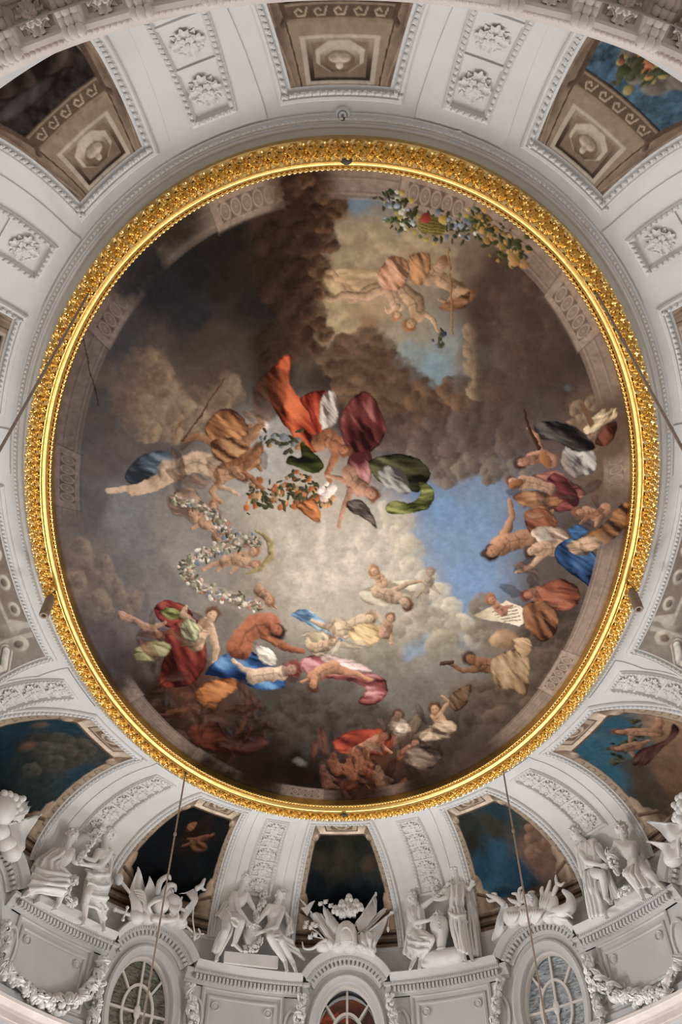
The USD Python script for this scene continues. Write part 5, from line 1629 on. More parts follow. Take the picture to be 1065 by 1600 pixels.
# group 1: left, between the grey-cloud panel and the orange-figure panel
R, t = group('white stucco pair above the left festoon, seated woman and standing wreathed one with garland', -43.3)
n = R.torso((105, 1323, .16), (92, 1331, .12), (112, 1331, .2), (78, 1368, .10), w=.125)
R.head((112, 1307, ), .2, (.85, -.3), n)
R.arm((93, 1332, .16), (93, 1355, .26), (113, 1372, .30), (120, 1378, .30))
R.arm((111, 1332, .2), (116, 1346, .24), (122, 1350, .26), (130, 1346, .26))
R.leg((80, 1368, .14), (103, 1378, .34), (91, 1412, .26), (84, 1418, .34))
R.leg((74, 1370, .12), (66, 1384, .30), (48, 1394, .22), (40, 1396, .26))
t.part('figure', R.take(), 'stucco', True)
R.cloth([(85, 1326, .10), (60, 1342, .12), (50, 1362, .14)], [(102, 1336, .2), (86, 1350, .24), (92, 1368, .26)], 6, .035, .05, .03, 1)
R.cloth([(50, 1360, .16), (70, 1372, .30), (104, 1372, .34)], [(42, 1396, .24), (64, 1392, .34), (98, 1398, .36)], 7, .035, .05, .035, 2)
R.cloth([(55, 1350, .14), (72, 1358, .24), (100, 1366, .30)], [(50, 1374, .18), (70, 1376, .30), (104, 1376, .34)], 4, .032, .04, .03, 3)
t.part('drapery', R.take(), 'stucco', True)
n = R.torso((163, 1321, .14), (153, 1331, .2), (172, 1331, .1), (150, 1364, .14), w=.115)
R.head((167, 1304), .16, (.9, -.35), n, wreath=True)
R.arm((170, 1333, .14), (155, 1354, .28), (132, 1351, .3), (124, 1347, .3))
R.arm((153, 1333, .2), (146, 1346, .26), (136, 1342, .26), (130, 1336, .26))
R.leg((145, 1366, .14), (135, 1398, .28), (132, 1434, .2), (130, 1441, .3))
R.leg((156, 1366, .12), (152, 1398, .24), (161, 1442, .18), (163, 1450, .28))
t.part('figure', R.take(), 'stucco', True)
R.cloth([(136, 1358, .24), (150, 1362, .26), (168, 1358, .18)], [(130, 1412, .24), (146, 1420, .28), (162, 1424, .2)], 8, .03, .05, .035, 4)
R.cloth([(168, 1335, .1), (172, 1352, .12), (164, 1372, .18)], [(178, 1338, .06), (172, 1366, .1), (166, 1390, .14)], 4, .03, .03, .025, 5)
R.cloth([(140, 1405, .2), (150, 1420, .24), (160, 1444, .2)], [(156, 1395, .2), (162, 1412, .22), (166, 1420, .18)], 4, .03, .03, .025, 6)
t.part('drapery', R.take(), 'stucco', True)
t.part('plinth', slab(R, [(64, 1398), (130, 1425), (130, 1440), (62, 1408)], -.1, .2), 'stucco', 30)
add_fruit(t, R, [(160, 1288, .2), (146, 1308, .26), (132, 1330, .3), (124, 1345, .32)], 46, .035, .06, 41)
add_fruit(t, R, [(118, 1372, .32), (106, 1388, .3), (102, 1402, .28), (112, 1412, .26), (118, 1404, .26)], 40, .032, .05, 42)

# group 2: left of the middle trophy
R, t = group('white stucco pair left of the middle trophy, two seated nudes over a basket', -13.2)
n = R.torso((379, 1389, .18), (365, 1398, .14), (384, 1398, .22), (360, 1430, .1), w=.12)
R.head((384, 1374), .22, (.8, -.4), n)
R.arm((367, 1399, .18), (372, 1421, .28), (385, 1438, .32), (391, 1446, .34))
R.arm((384, 1398, .2), (392, 1412, .22), (398, 1422, .24), (402, 1430, .26))
R.leg((362, 1432, .14), (377, 1441, .36), (366, 1475, .28), (380, 1484, .36))
R.leg((357, 1432, .14), (352, 1456, .30), (341, 1488, .2), (338, 1497, .28))
t.part('figure', R.take(), 'stucco', True)
R.cloth([(364, 1398, .06), (350, 1412, .06), (338, 1430, .08)], [(372, 1406, .12), (364, 1422, .12), (352, 1440, .2)], 5, .03, .04, .03, 11)
R.cloth([(352, 1430, .18), (346, 1452, .2), (332, 1486, .16)], [(366, 1440, .28), (358, 1460, .26), (342, 1492, .18)], 6, .03, .04, .03, 12)
R.cloth([(356, 1420, .22), (362, 1430, .3), (372, 1438, .34)], [(358, 1436, .24), (362, 1442, .32), (370, 1448, .34)], 4, .026, .03, .02, 13)
t.part('drapery', R.take(), 'stucco', True)
n = R.torso((432, 1413, .18), (420, 1417, .22), (441, 1420, .14), (424, 1456, .12), w=.12)
R.head((437, 1400), .22, (-.75, -.1), n)
R.arm((440, 1424, .18), (431, 1449, .30), (406, 1457, .34), (398, 1459, .34))
R.arm((420, 1419, .22), (410, 1430, .26), (403, 1440, .26), (398, 1446, .28))
R.leg((424, 1458, .14), (422, 1464, .38), (445, 1502, .26), (448, 1512, .34))
R.leg((430, 1458, .14), (439, 1471, .36), (458, 1506, .24), (462, 1514, .32))
t.part('figure', R.take(), 'stucco', True)
R.cloth([(444, 1424, .08), (456, 1436, .08), (459, 1456, .1)], [(448, 1436, .1), (450, 1448, .12), (446, 1462, .18)], 4, .03, .03, .025, 14)
R.cloth([(420, 1462, .34), (434, 1460, .3), (450, 1466, .2)], [(436, 1474, .36), (450, 1482, .26), (474, 1500, .12)], 6, .03, .04, .03, 15)
t.part('drapery', R.take(), 'stucco', True)
t.part('plinth', slab(R, [(351, 1486), (435, 1494), (434, 1513), (350, 1503)], -.12, .22), 'stucco', 30)
vs = trimesh.creation.revolve(np.array([(0, 0), (.12, 0), (.13, .03), (.17, .12), (.2, .26), (.19, .32), (.21, .36), (.17, .36), (.0, .3)]), sections=24)
ov = R.at((392, 1479), .14)
t.part('basket', orient(vs, ov, R.T, np.cross(R.U, R.T), R.U), 'stucco', 40)
add_fruit(t, R, [(419, 1369, .04), (414, 1390, .12), (410, 1412, .2), (400, 1440, .26), (394, 1456, .28)], 60, .034, .055, 43)
add_fruit(t, R, [(381, 1482, .3), (392, 1484, .32), (404, 1476, .3), (408, 1466, .3)], 26, .03, .05, 44)

# group 3: right of the middle trophy
R, t = group('white stucco pair right of the middle trophy, seated and standing draped women by a vase', 17.6)
n = R.torso((649, 1414, .18), (640, 1422, .2), (660, 1418, .16), (648, 1456, .12), w=.115)
R.head((644, 1404), .2, (-.25, -.3), n)
R.arm((659, 1419, .18), (668, 1411, .24), (678, 1403, .26), (684, 1400, .26))
R.arm((640, 1424, .2), (650, 1442, .32), (670, 1438, .34), (677, 1434, .34))
R.leg((652, 1458, .14), (673, 1468, .36), (657, 1500, .28), (655, 1507, .36))
R.leg((645, 1458, .14), (656, 1472, .36), (646, 1500, .28), (642, 1507, .34))
t.part('figure', R.take(), 'stucco', True)
R.cloth([(640, 1420, .22), (644, 1438, .28), (650, 1452, .26)], [(660, 1418, .22), (662, 1434, .26), (662, 1450, .26)], 5, .028, .04, .025, 21)
R.cloth([(640, 1456, .22), (656, 1460, .32), (674, 1462, .36)], [(638, 1486, .24), (652, 1492, .34), (668, 1490, .3)], 7, .03, .05, .035, 22)
R.cloth([(638, 1440, .06), (634, 1464, .1), (630, 1488, .1)], [(646, 1452, .16), (644, 1474, .24), (644, 1500, .2)], 5, .03, .03, .03, 23)
t.part('drapery', R.take(), 'stucco', True)
n = R.torso((713, 1379, .16), (703, 1385, .2), (723, 1382, .12), (713, 1426, .14), w=.12)
R.head((710, 1364), .2, (-.75, -.25), n)
R.arm((703, 1386, .2), (697, 1402, .3), (686, 1406, .34), (680, 1404, .34))
R.arm((723, 1384, .14), (732, 1390, .16), (735, 1386, .2), (737, 1381, .22))
R.leg((709, 1428, .16), (711, 1460, .28), (724, 1492, .2), (727, 1499, .3))
R.leg((717, 1428, .12), (722, 1460, .2), (734, 1490, .14), (738, 1498, .24))
t.part('figure', R.take(), 'stucco', True)
R.cloth([(702, 1386, .26), (704, 1404, .28), (704, 1420, .26)], [(724, 1384, .2), (724, 1404, .22), (722, 1420, .2)], 6, .028, .04, .025, 24)
R.cloth([(703, 1420, .26), (705, 1446, .32), (714, 1484, .28)], [(724, 1420, .22), (728, 1450, .24), (734, 1492, .2)], 9, .03, .05, .035, 25)
R.cloth([(724, 1384, .06), (730, 1420, .04), (738, 1494, .06)], [(734, 1390, .04), (741, 1430, .02), (750, 1494, .04)], 5, .032, .03, .03, 26)
R.cloth([(702, 1424, .3), (712, 1428, .32), (726, 1424, .22)], [(704, 1432, .3), (716, 1440, .32), (728, 1440, .22)], 3, .03, .03, .02, 27)
t.part('drapery', R.take(), 'stucco', True)
vs = trimesh.creation.revolve(np.array([(0, 0), (.11, 0), (.12, .03), (.08, .08), (.12, .2), (.19, .42), (.2, .55), (.15, .66), (.1, .7), (.13, .74), (.1, .75), (0, .72)]), sections=28)
t.part('vase', orient(vs, R.at((690, 1487), .2), R.T, np.cross(R.U, R.T), R.U), 'stucco', 40)
bl = tube([R.at((666, 1500), .16), R.at((690, 1497), .16), R.at((716, 1492), .16)], [.16, .17, .16], 16)
t.part('bolster', bl, 'stucco', 40)
add_fruit(t, R, [(678, 1392, .2), (684, 1402, .26), (692, 1398, .26), (702, 1384, .24), (706, 1378, .22)], 40, .034, .06, 45)
add_fruit(t, R, [(681, 1424, .3), (685, 1430, .34), (684, 1440, .38), (687, 1452, .4)], 18, .026, .03, 46)

# group 4: right, above the right festoon
R, t = group('white stucco pair above the right festoon, draped figure and bare-backed one over flowers', 48.2)
n = R.torso((910, 1314, .18), (903, 1325, .2), (927, 1316, .16), (920, 1364, .12), w=.13)
R.head((898, 1303), .22, (-.8, -.25), n)
R.arm((905, 1328, .22), (917, 1347, .32), (938, 1352, .34), (946, 1354, .34))
R.arm((926, 1318, .16), (938, 1334, .24), (946, 1344, .28), (951, 1350, .3))
R.leg((925, 1366, .16), (940, 1366, .36), (946, 1402, .26), (958, 1412, .34))
R.leg((917, 1366, .14), (926, 1390, .3), (943, 1424, .2), (948, 1432, .3))
t.part('figure', R.take(), 'stucco', True)
R.cloth([(905, 1318, .24), (900, 1340, .24), (906, 1364, .2)], [(934, 1318, .18), (940, 1336, .22), (936, 1350, .28)], 7, .03, .05, .03, 31)
R.cloth([(908, 1360, .2), (914, 1390, .26), (922, 1434, .2)], [(930, 1366, .28), (934, 1396, .3), (942, 1428, .22)], 8, .03, .05, .03, 32)
R.cloth([(944, 1360, .2), (950, 1384, .2), (954, 1408, .2)], [(950, 1360, .2), (960, 1384, .2), (968, 1400, .2)], 4, .03, .03, .02, 33)
t.part('drapery', R.take(), 'stucco', True)
n = R.torso((974, 1310, .18), (964, 1318, .22), (991, 1320, .14), (996, 1352, .12), w=.13)
R.head((971, 1298), .24, (-.7, -.55), n)
R.arm((990, 1324, .18), (990, 1343, .3), (981, 1358, .32), (976, 1364, .32))
R.arm((964, 1320, .22), (959, 1332, .28), (956, 1342, .3), (953, 1350, .3))
R.leg((992, 1356, .16), (981, 1366, .36), (1000, 1394, .28), (1005, 1402, .36))
R.leg((1000, 1354, .12), (1014, 1366, .28), (1026, 1380, .2), (1034, 1384, .26))
t.part('figure', R.take(), 'stucco', True)
R.cloth([(988, 1350, .26), (984, 1366, .34), (996, 1388, .32)], [(1012, 1346, .12), (1018, 1364, .22), (1030, 1384, .18)], 8, .03, .05, .035, 34)
R.cloth([(1000, 1340, .1), (1012, 1352, .1), (1022, 1372, .1)], [(994, 1354, .2), (1006, 1362, .26), (1012, 1380, .26)], 4, .03, .03, .025, 35)
t.part('drapery', R.take(), 'stucco', True)
t.part('plinth', slab(R, [(955, 1400), (1000, 1378), (1010, 1396), (962, 1418)], -.1, .18), 'stucco', 30)
add_fruit(t, R, [(955, 1326, .28), (956, 1340, .32), (962, 1354, .32), (967, 1364, .3)], 44, .036, .07, 47)
add_fruit(t, R, [(968, 1398, .26), (976, 1392, .28), (984, 1386, .28)], 20, .03, .05, 48)


# ------------------------------------------------------------------ trophies over the windows
def sheet(R, pts, d, th=.035, bow=.05, seed=0):
    """A stiff, slightly rippled sheet (flag, leaf, wing) with the outline given in the photograph."""
    from shapely import Polygon, Point
    P = np.array([R.at(p, d) for p in pts])
    xy = np.c_[(P - R.O) @ R.T, (P - R.O) @ R.U]
    poly = Polygon(xy).buffer(0)
    if poly.geom_type != 'Polygon':
        poly = max(poly.geoms, key=lambda q: q.area)
    m = trimesh.creation.extrude_polygon(poly, th, engine='earcut')
    m = m.subdivide_to_size(.09)
    v = np.asarray(m.vertices)
    c = v[:, :2].mean(0)
    q = v[:, :2] - c
    dz = bow * np.sin(q[:, 0] * 17 + q[:, 1] * 6 + seed) * .6 + bow * np.cos(q[:, 1] * 9 + seed)
    return trimesh.Trimesh(R.O + v[:, :1] * R.T + v[:, 1:2] * R.U + (v[:, 2:3] + d + dz[:, None]) * R.N, m.faces, process=False)


def rod(R, a, b, r, d=.15, d2=None, n=8):
    return tube([R.at(a, d), R.at(b, d if d2 is None else d2)], r, n)


def curve(R, pts, rs, d=.18, n=10):
    P = spline([R.at(p[:2], p[2] if len(p) > 2 else d) for p in pts], 6, closed=False)
    return tube(P, np.interp(np.linspace(0, 1, len(P)), np.linspace(0, 1, len(np.atleast_1d(rs))), np.atleast_1d(rs)), n)


def blob(R, p, r, d=.18):
    c = R.at(p, d)
    s = sphere((0, 0, 0), r, 3)
    return orient(s, c, R.T, R.U, R.N)


def trophy(phi0, label):
    R = Relief(phi0, 1.90, ZB)
    return R, Thing('trophy', R.O, label, 'sculpture')


def plume(R, base, tip, w, d, seed=0):
    """A curling feather: a spine with barbs lying either side of it."""
    a, b = R.at(base, d), R.at(tip, d + .05)
    ax = b - a
    L = np.linalg.norm(ax)
    ax /= L
    m = acanthus(L, w, w * .6)
    sd = np.cross(R.N, ax)
    return join([orient(m, (a + b) / 2, ax, sd, R.N), orient(m, (a + b) / 2 - R.N * .01, ax, -sd, -R.N)])


ST = 'stucco'
# middle: helmet with plumes between flags, fasces and laurel
R, t = trophy(2.3, 'white stucco trophy over the middle window, plumed helmet between pointed flags and an axe')
hm = trimesh.creation.revolve(np.array([(.0, .50), (.10, .48), (.18, .40), (.22, .27), (.235, .10), (.26, .02), (.27, -.02), (.22, -.04), (0, -.04)]), sections=32)
p_ = t.part('helmet', orient(hm, R.at((541, 1478), .16), R.T, np.cross(R.U, R.T), R.U), ST, 40)
t.part('face_opening', join([blob(R, (540, 1464), (.14, .20, .08), .36), curve(R, [(529, 1478, .36), (530, 1460, .38), (540, 1449, .4), (550, 1460, .38), (552, 1478, .36)], [.03, .035, .03])]), ST, True, parent=p_)
for k, (x, y) in enumerate(((545, 1403), (534, 1412), (556, 1411), (524, 1421), (562, 1417), (541, 1418), (552, 1420), (530, 1424))):
    t.part('plume', join([plume(R, (542, 1432), (x, y), .1, .2), blob(R, (x, y), (.075, .10, .05), .24), blob(R, (x + 3, y + 3), (.05, .06, .05), .27), blob(R, (x - 3, y + 3), (.05, .06, .05), .25)]), ST, True, parent=p_)
t.part('flag', sheet(R, [(555, 1444), (586, 1398), (589, 1408), (588, 1430), (576, 1446), (560, 1456)], .10, bow=.04, seed=1), ST, 40)
t.part('flag', sheet(R, [(562, 1462), (606, 1432), (604, 1440), (588, 1478), (583, 1488), (560, 1478)], .16, bow=.05, seed=2), ST, 40)
t.part('flag', sheet(R, [(556, 1452), (600, 1420), (603, 1425), (570, 1458)], .05, bow=.02, seed=3), ST, 40)
t.part('pole', join([rod(R, (552, 1450), (587, 1396), .022, .14), rod(R, (557, 1460), (603, 1420), .02, .1), rod(R, (562, 1466), (611, 1427), .022, .2), blob(R, (587, 1396), (.03, .07, .03), .14), blob(R, (612, 1426), (.05, .04, .03), .2)]), ST, 40)
t.part('tassel', rod(R, (583, 1404), (586, 1416), .02, .14), ST, 40)
t.part('tassel', join([rod(R, (607, 1436), (606, 1452), .006, .2), blob(R, (606, 1452), (.03, .06, .03), .2)]), ST, 40)
R.cloth([(560, 1462, .22), (564, 1474, .28), (570, 1484, .2)], [(584, 1458, .16), (584, 1472, .24), (582, 1488, .14)], 6, .035, .07, .04, 51)
R.cloth([(556, 1476, .24), (568, 1480, .28), (580, 1484, .2)], [(562, 1484, .22), (572, 1488, .24), (584, 1492, .16)], 3, .04, .03, .03, 52)
t.part('drapery', R.take(), ST, True)
fs = [rod(R, (487 + k * 2.4, 1428 - abs(k - 3) * -.8), (515 + k * 2.0, 1470), .04, .14 + .05 * math.sin(k)) for k in range(7)]
t.part('fasces', join(fs), ST, 40)
t.part('axe', join([rod(R, (474, 1410), (505, 1452), .022, .16), sheet(R, [(470, 1420), (480, 1432), (484, 1424), (492, 1408), (484, 1412), (478, 1418)], .16, bow=.01), rod(R, (469, 1405), (476, 1414), .016, .16)]), ST, 40)
for k, (x, y) in enumerate(((508, 1412), (516, 1420), (522, 1428), (528, 1436))):
    t.part('feather', plume(R, (522 + k, 1462), (x - 4, y), .08, .12 + .01 * k), ST, True)
br = [curve(R, [(508, 1470), (495, 1456), (480, 1446)], [.018, .014, .01], .2), curve(R, [(502, 1466), (487, 1462), (488, 1456)], .012, .2)]
for x, y in ((477, 1448), (479, 1442), (486, 1449), (489, 1444), (494, 1446), (485, 1464), (493, 1460), (501, 1412), (509, 1409), (517, 1415)):
    br.append(orient(acanthus(.14, .05, .03), R.at((x, y), .22), R.T * .7 + R.U * .7, R.U * .7 - R.T * .7, R.N))
for q_ in br:
    t.part('laurel_sprig', q_, ST, 60)
t.part('horn', curve(R, [(472, 1472), (475, 1482), (488, 1482), (500, 1474), (508, 1470)], [.012, .022, .03, .04, .05], .2), ST, True)
t.part('mound', join([blob(R, (x, y), (.16, .12, .14), .1) for x, y in ((515, 1476), (530, 1480), (548, 1481), (565, 1481), (576, 1484), (505, 1480))]), ST, True)

# left window: big leaves, helmet, fish-tailed cloth, sword
R, t = trophy(-27.5, 'white stucco trophy over the left window, tall leaves, scrolls and a fish-tailed cloth')
t.part('leaf', sheet(R, [(206, 1434), (201, 1400), (210, 1365), (210, 1388), (216, 1412), (226, 1434)], .12, bow=.05, seed=1), ST, 40)
t.part('leaf', sheet(R, [(212, 1432), (209, 1390), (212, 1357), (221, 1374), (236, 1400), (240, 1430)], .06, bow=.05, seed=2), ST, 40)
t.part('leaf', sheet(R, [(222, 1398), (232, 1370), (237, 1380), (244, 1396), (252, 1412), (240, 1424), (228, 1420)], .1, bow=.05, seed=4), ST, 40)
for k in range(4):
    t.part('frond', curve(R, [(232 - 2 * k, 1428 - 3 * k, .2), (226 - k, 1410 - 5 * k, .26), (216 - 2 * k, 1403 - 4 * k, .22)], [.05, .04, .015]), ST, True)
t.part('torch', join([rod(R, (202, 1394), (188, 1376), .035, .12), blob(R, (186, 1374), (.085, .12, .07), .12)]), ST, 40)
t.part('sword', join([rod(R, (179, 1421), (208, 1432), .035, .14), rod(R, (199, 1419), (192, 1436), .02, .16), blob(R, (199, 1418), .035, .16), blob(R, (192, 1437), .035, .16), blob(R, (179, 1421), .05, .14)]), ST, 40)
t.part('helmet', join([blob(R, (250, 1414), (.19, .17, .16), .2), curve(R, [(236, 1426, .24), (232, 1416, .3), (242, 1408, .34), (252, 1406, .34)], [.03, .045, .04, .02])]), ST, True)
t.part('shell', join([blob(R, (270, 1412), (.20, .19, .14), .16)] + [curve(R, [(276, 1434, .2), (272 - 6 + 3 * k, 1420, .28), (264 + 5 * k, 1402, .18)], [.02, .03, .02]) for k in range(5)]), ST, True)
for pts in ([(246, 1396), (250, 1378), (262, 1369), (266, 1374)], [(252, 1400), (262, 1385), (272, 1384), (274, 1392)], [(256, 1404), (266, 1392), (270, 1398)]):
    t.part('plume', curve(R, pts, [.055, .065, .05, .025], .16), ST, True)
t.part('scroll', join([curve(R, [(240, 1436), (262, 1438), (276, 1434), (274, 1424), (266, 1428)], [.06, .05, .05, .04, .03], .24), curve(R, [(268, 1432), (284, 1438), (290, 1426), (282, 1420)], [.05, .05, .05, .03], .22)]), ST, True)
t.part('cloth', sheet(R, [(276, 1400), (296, 1392), (312, 1383), (310, 1394), (304, 1412), (296, 1430), (284, 1444), (280, 1430), (296, 1410), (290, 1396)], .12, bow=.06, seed=6), ST, 40)
t.part('fish_tail', join([curve(R, [(308, 1388), (315, 1383), (319, 1374), (321, 1374)], [.06, .05, .03, .01], .16), curve(R, [(314, 1386), (318, 1390), (322, 1390)], [.04, .03, .01], .16)]), ST, True)
t.part('cord', join([curve(R, [(303, 1412), (301, 1435), (304, 1458), (304, 1466)], .016, .14), blob(R, (304, 1464), (.035, .08, .03), .14)]), ST, True)
t.part('anchor', join([rod(R, (286, 1442), (306, 1462), .024, .1), curve(R, [(298, 1463), (308, 1466), (312, 1458), (310, 1452)], .022, .1), rod(R, (306, 1460), (318, 1459), .014, .1)]), ST, 40)
t.part('mound', join([blob(R, (x, y), (.17, .13, .14), .1) for x, y in ((212, 1434), (230, 1434), (248, 1436), (266, 1438), (280, 1442))]), ST, True)

# right window: shells, coral and dolphins
R, t = trophy(33.2, 'white stucco trophy over the right window, shells, coral and a leaping dolphin')
t.part('cloth', sheet(R, [(782, 1409), (792, 1412), (796, 1424), (790, 1438), (790, 1456), (780, 1464), (770, 1471), (774, 1456), (777, 1440), (780, 1424)], .14, bow=.05, seed=1), ST, 40)
t.part('dolphin_tail', join([curve(R, [(786, 1412), (776, 1404), (766, 1400), (760, 1397)], [.07, .06, .04, .02], .14), curve(R, [(774, 1404), (774, 1397), (768, 1396)], [.04, .035, .015], .14), curve(R, [(772, 1406), (764, 1408), (760, 1404)], [.04, .03, .015], .14)]), ST, True)
for k, (x, y, r) in enumerate(((801, 1432, .22), (822, 1428, .20), (838, 1428, .15))):
    t.part('shell', join([blob(R, (x, y), (r, r * .9, .13), .16)] + [curve(R, [(x, y + 13, .18), (x - 7 + 3.5 * q, y - 2, .3), (x - 11 + 5.5 * q, y - 11, .16)], [.02, .032, .016]) for q in range(5)]), ST, True)
for pts in ([(812, 1410), (808, 1398), (800, 1396)], [(814, 1408), (811, 1392), (815, 1386)], [(816, 1408), (816, 1394)], [(812, 1412), (800, 1408), (794, 1404)], [(806, 1422), (808, 1414), (814, 1416)]):
    t.part('coral', curve(R, pts, [.05, .04, .02], .18), ST, True)
t.part('head', join([blob(R, (825, 1407), (.10, .12, .1), .2)] + [blob(R, (825 + 5 * math.cos(a), 1405 + 6 * math.sin(a)), .04, .24) for a in np.linspace(2.5, 7, 9)]), ST, True)
ur = trimesh.creation.revolve(np.array([(0, 0), (.06, 0), (.05, .05), (.11, .18), (.12, .3), (.07, .4), (.05, .45), (.08, .48), (0, .48)]), sections=24)
t.part('urn', orient(ur, R.at((837, 1432), .12), R.T, np.cross(R.U, R.T), R.U), ST, 40)
t.part('disc', join([blob(R, (858, 1412), (.20, .24, .09), .16)] + [curve(R, [(846, 1428, .2), (844 + 3 * k, 1412, .26), (846 + 5 * k, 1396, .2)], [.03, .03, .02]) for k in range(4)]), ST, True)
for pts in ([(853, 1398), (857, 1386), (859, 1377)], [(848, 1400), (846, 1392), (847, 1387)]):
    t.part('spike', curve(R, pts, [.05, .045, .03], .18), ST, True)
t.part('dolphin', join([curve(R, [(866, 1424), (880, 1424), (891, 1416), (890, 1402), (880, 1392)], [.09, .13, .12, .08, .04], .2), curve(R, [(864, 1398), (868, 1388), (871, 1380)], [.04, .05, .03], .2), curve(R, [(870, 1382), (868, 1373), (868, 1367)], [.04, .03, .01], .2), curve(R, [(871, 1381), (876, 1383), (881, 1379)], [.04, .035, .015], .2), curve(R, [(890, 1412), (894, 1416), (893, 1420)], [.04, .02, .01], .24)]), ST, True)
t.part('tentacle', join([curve(R, [(858, 1430), (872, 1427), (884, 1426), (894, 1434)], [.03, .03, .028, .015], .26), curve(R, [(870, 1432), (880, 1436), (886, 1438)], [.05, .04, .02], .2)]), ST, True)
t.part('mound', join([blob(R, (x, y), (.17, .13, .14), .1) for x, y in ((802, 1440), (820, 1436), (840, 1434), (860, 1432), (876, 1434))]), ST, True)

# the two at the photograph's edges
R, t = trophy(-57.2, 'white stucco trophy cut by the left edge, round helmet with curls and flag')
t.part('helmet', blob(R, (4, 1266), (.26, .26, .2), .18), ST, True)
t.part('curls', join([blob(R, (x, y), r, .24) for x, y, r in ((14, 1242, .075), (22, 1247, .085), (30, 1250, .08), (36, 1248, .06), (26, 1256, .08), (6, 1240, .07), (18, 1256, .07), (30, 1264, .07), (24, 1268, .06))]), ST, True)
for tip in ((48, 1260), (44, 1252), (40, 1270)):
    t.part('leaf', plume(R, (18, 1278), tip, .1, .18), ST, True)
t.part('flag', sheet(R, [(12, 1290), (30, 1284), (62, 1274), (52, 1280), (46, 1300), (36, 1326), (22, 1336), (12, 1316)], .14, bow=.05, seed=3), ST, 40)
t.part('pole', rod(R, (6, 1290), (64, 1273), .022, .14), ST, 40)
t.part('mound', join([blob(R, (x, y), (.2, .15, .15), .1) for x, y in ((0, 1300), (10, 1318), (18, 1332), (-12, 1300))]), ST, True)
R, t = trophy(62.4, 'white stucco trophy cut by the right edge, grape stem above two square-ended flags')
t.part('grapes', join([blob(R, (x, y), r, .24) for x, y, r in ((1060, 1248, .07), (1064, 1256, .08), (1058, 1262, .07), (1063, 1268, .08), (1057, 1274, .07), (1062, 1280, .08), (1053, 1258, .06), (1066, 1244, .07), (1068, 1262, .08), (1054, 1280, .06))]), ST, True)
t.part('flag', sheet(R, [(1014, 1285), (1030, 1288), (1070, 1282), (1075, 1310), (1050, 1318), (1036, 1304)], .14, bow=.04, seed=1), ST, 40)
t.part('flag', sheet(R, [(1014, 1316), (1042, 1317), (1066, 1310), (1064, 1340), (1048, 1346), (1034, 1330)], .2, bow=.04, seed=2), ST, 40)
t.part('pole', join([rod(R, (1012, 1284), (1068, 1290), .02, .16), rod(R, (1011, 1315), (1066, 1322), .02, .2)]), ST, 40)
t.part('mound', join([blob(R, (x, y), (.2, .15, .15), .1) for x, y in ((1052, 1340), (1062, 1324), (1072, 1310))]), ST, True)

# ------------------------------------------------------------------ garlands, medallions and panels on the attic wall
def wallpath(px, o):
    return [at(p, o, z) for p, z in wall_hit(px, o)]


def festoon(name, label, px, n, r, spread, seed, o=1.97, cat='garland', group=None):
    P = wallpath(px, o)
    N = frame_at(float(wall_hit([px[len(px) // 2]], o)[0][0]), o, 8)[3]
    f, l = fruits(P, n, r, spread, seed, N, .45)
    t = Thing(name, P[0], label, cat, group)
    t.part('fruit_and_flowers', f, 'stucco', True, kind='stuff')
    t.part('leaves', l, 'stucco', 60, kind='stuff')
    t.part('bow', join([sphere(P[0] + np.array(q), (.05, .05, .05), 2) for q in ((0, 0, 0), (.05, 0, .04), (-.05, 0, .04))]), 'stucco', True)


festoon('festoon', 'heavy white stucco fruit festoon swagged across the wall left of the left window', [(161, 1500), (155, 1522), (136, 1548), (108, 1566), (78, 1570), (48, 1556), (24, 1536), (8, 1512)], 120, .055, .10, 51)
festoon('festoon', 'heavy white stucco fruit festoon swagged across the wall right of the right window', [(917, 1498), (926, 1520), (948, 1544), (980, 1558), (1012, 1560), (1040, 1545), (1056, 1518), (1064, 1494)], 120, .055, .10, 52)
for k, (px, lab) in enumerate((
        ([(8, 1445), (6, 1475), (4, 1500), (4, 1530)], 'white stucco fruit drop at the left edge beside the festoon'),
        ([(158, 1540), (150, 1565), (146, 1590), (142, 1616)], 'white stucco fruit drop between the left festoon and the left window'),
        ([(298, 1542), (298, 1562), (300, 1584), (302, 1612)], 'white stucco fruit drop just right of the left window'),
        ([(471, 1558), (470, 1578), (466, 1600), (464, 1622)], 'white stucco fruit drop just left of the middle window'),
        ([(609, 1558), (612, 1578), (616, 1600), (618, 1622)], 'white stucco fruit drop just right of the middle window'),
        ([(782, 1534), (778, 1558), (774, 1580), (772, 1610)], 'white stucco fruit drop just left of the right window'),
        ([(919, 1512), (928, 1545), (936, 1575), (944, 1604)], 'white stucco fruit drop hanging right of the right window'))):
    festoon('fruit_drop', lab, px, 34, .045, .06, 60 + k)

# raised wall panels with roundels, oval medallions beside the windows
def rect_on_wall(pa, pb, z0, z1, d=0.0, k=10):
    ps = [(p, z0) for p in np.linspace(pa, pb, k)] + [(pb, z) for z in (z0 + .3, z1)] + [(p, z1) for p in np.linspace(pb, pa, k)[1:]] + [(pa, z0 + .3)]
    P = np.array([at(p, 2.1 - d, z) for p, z in ps])
    nn = np.array([frame_at(p, 2.1, 8)[3] for p, z in ps])
    return P, nn


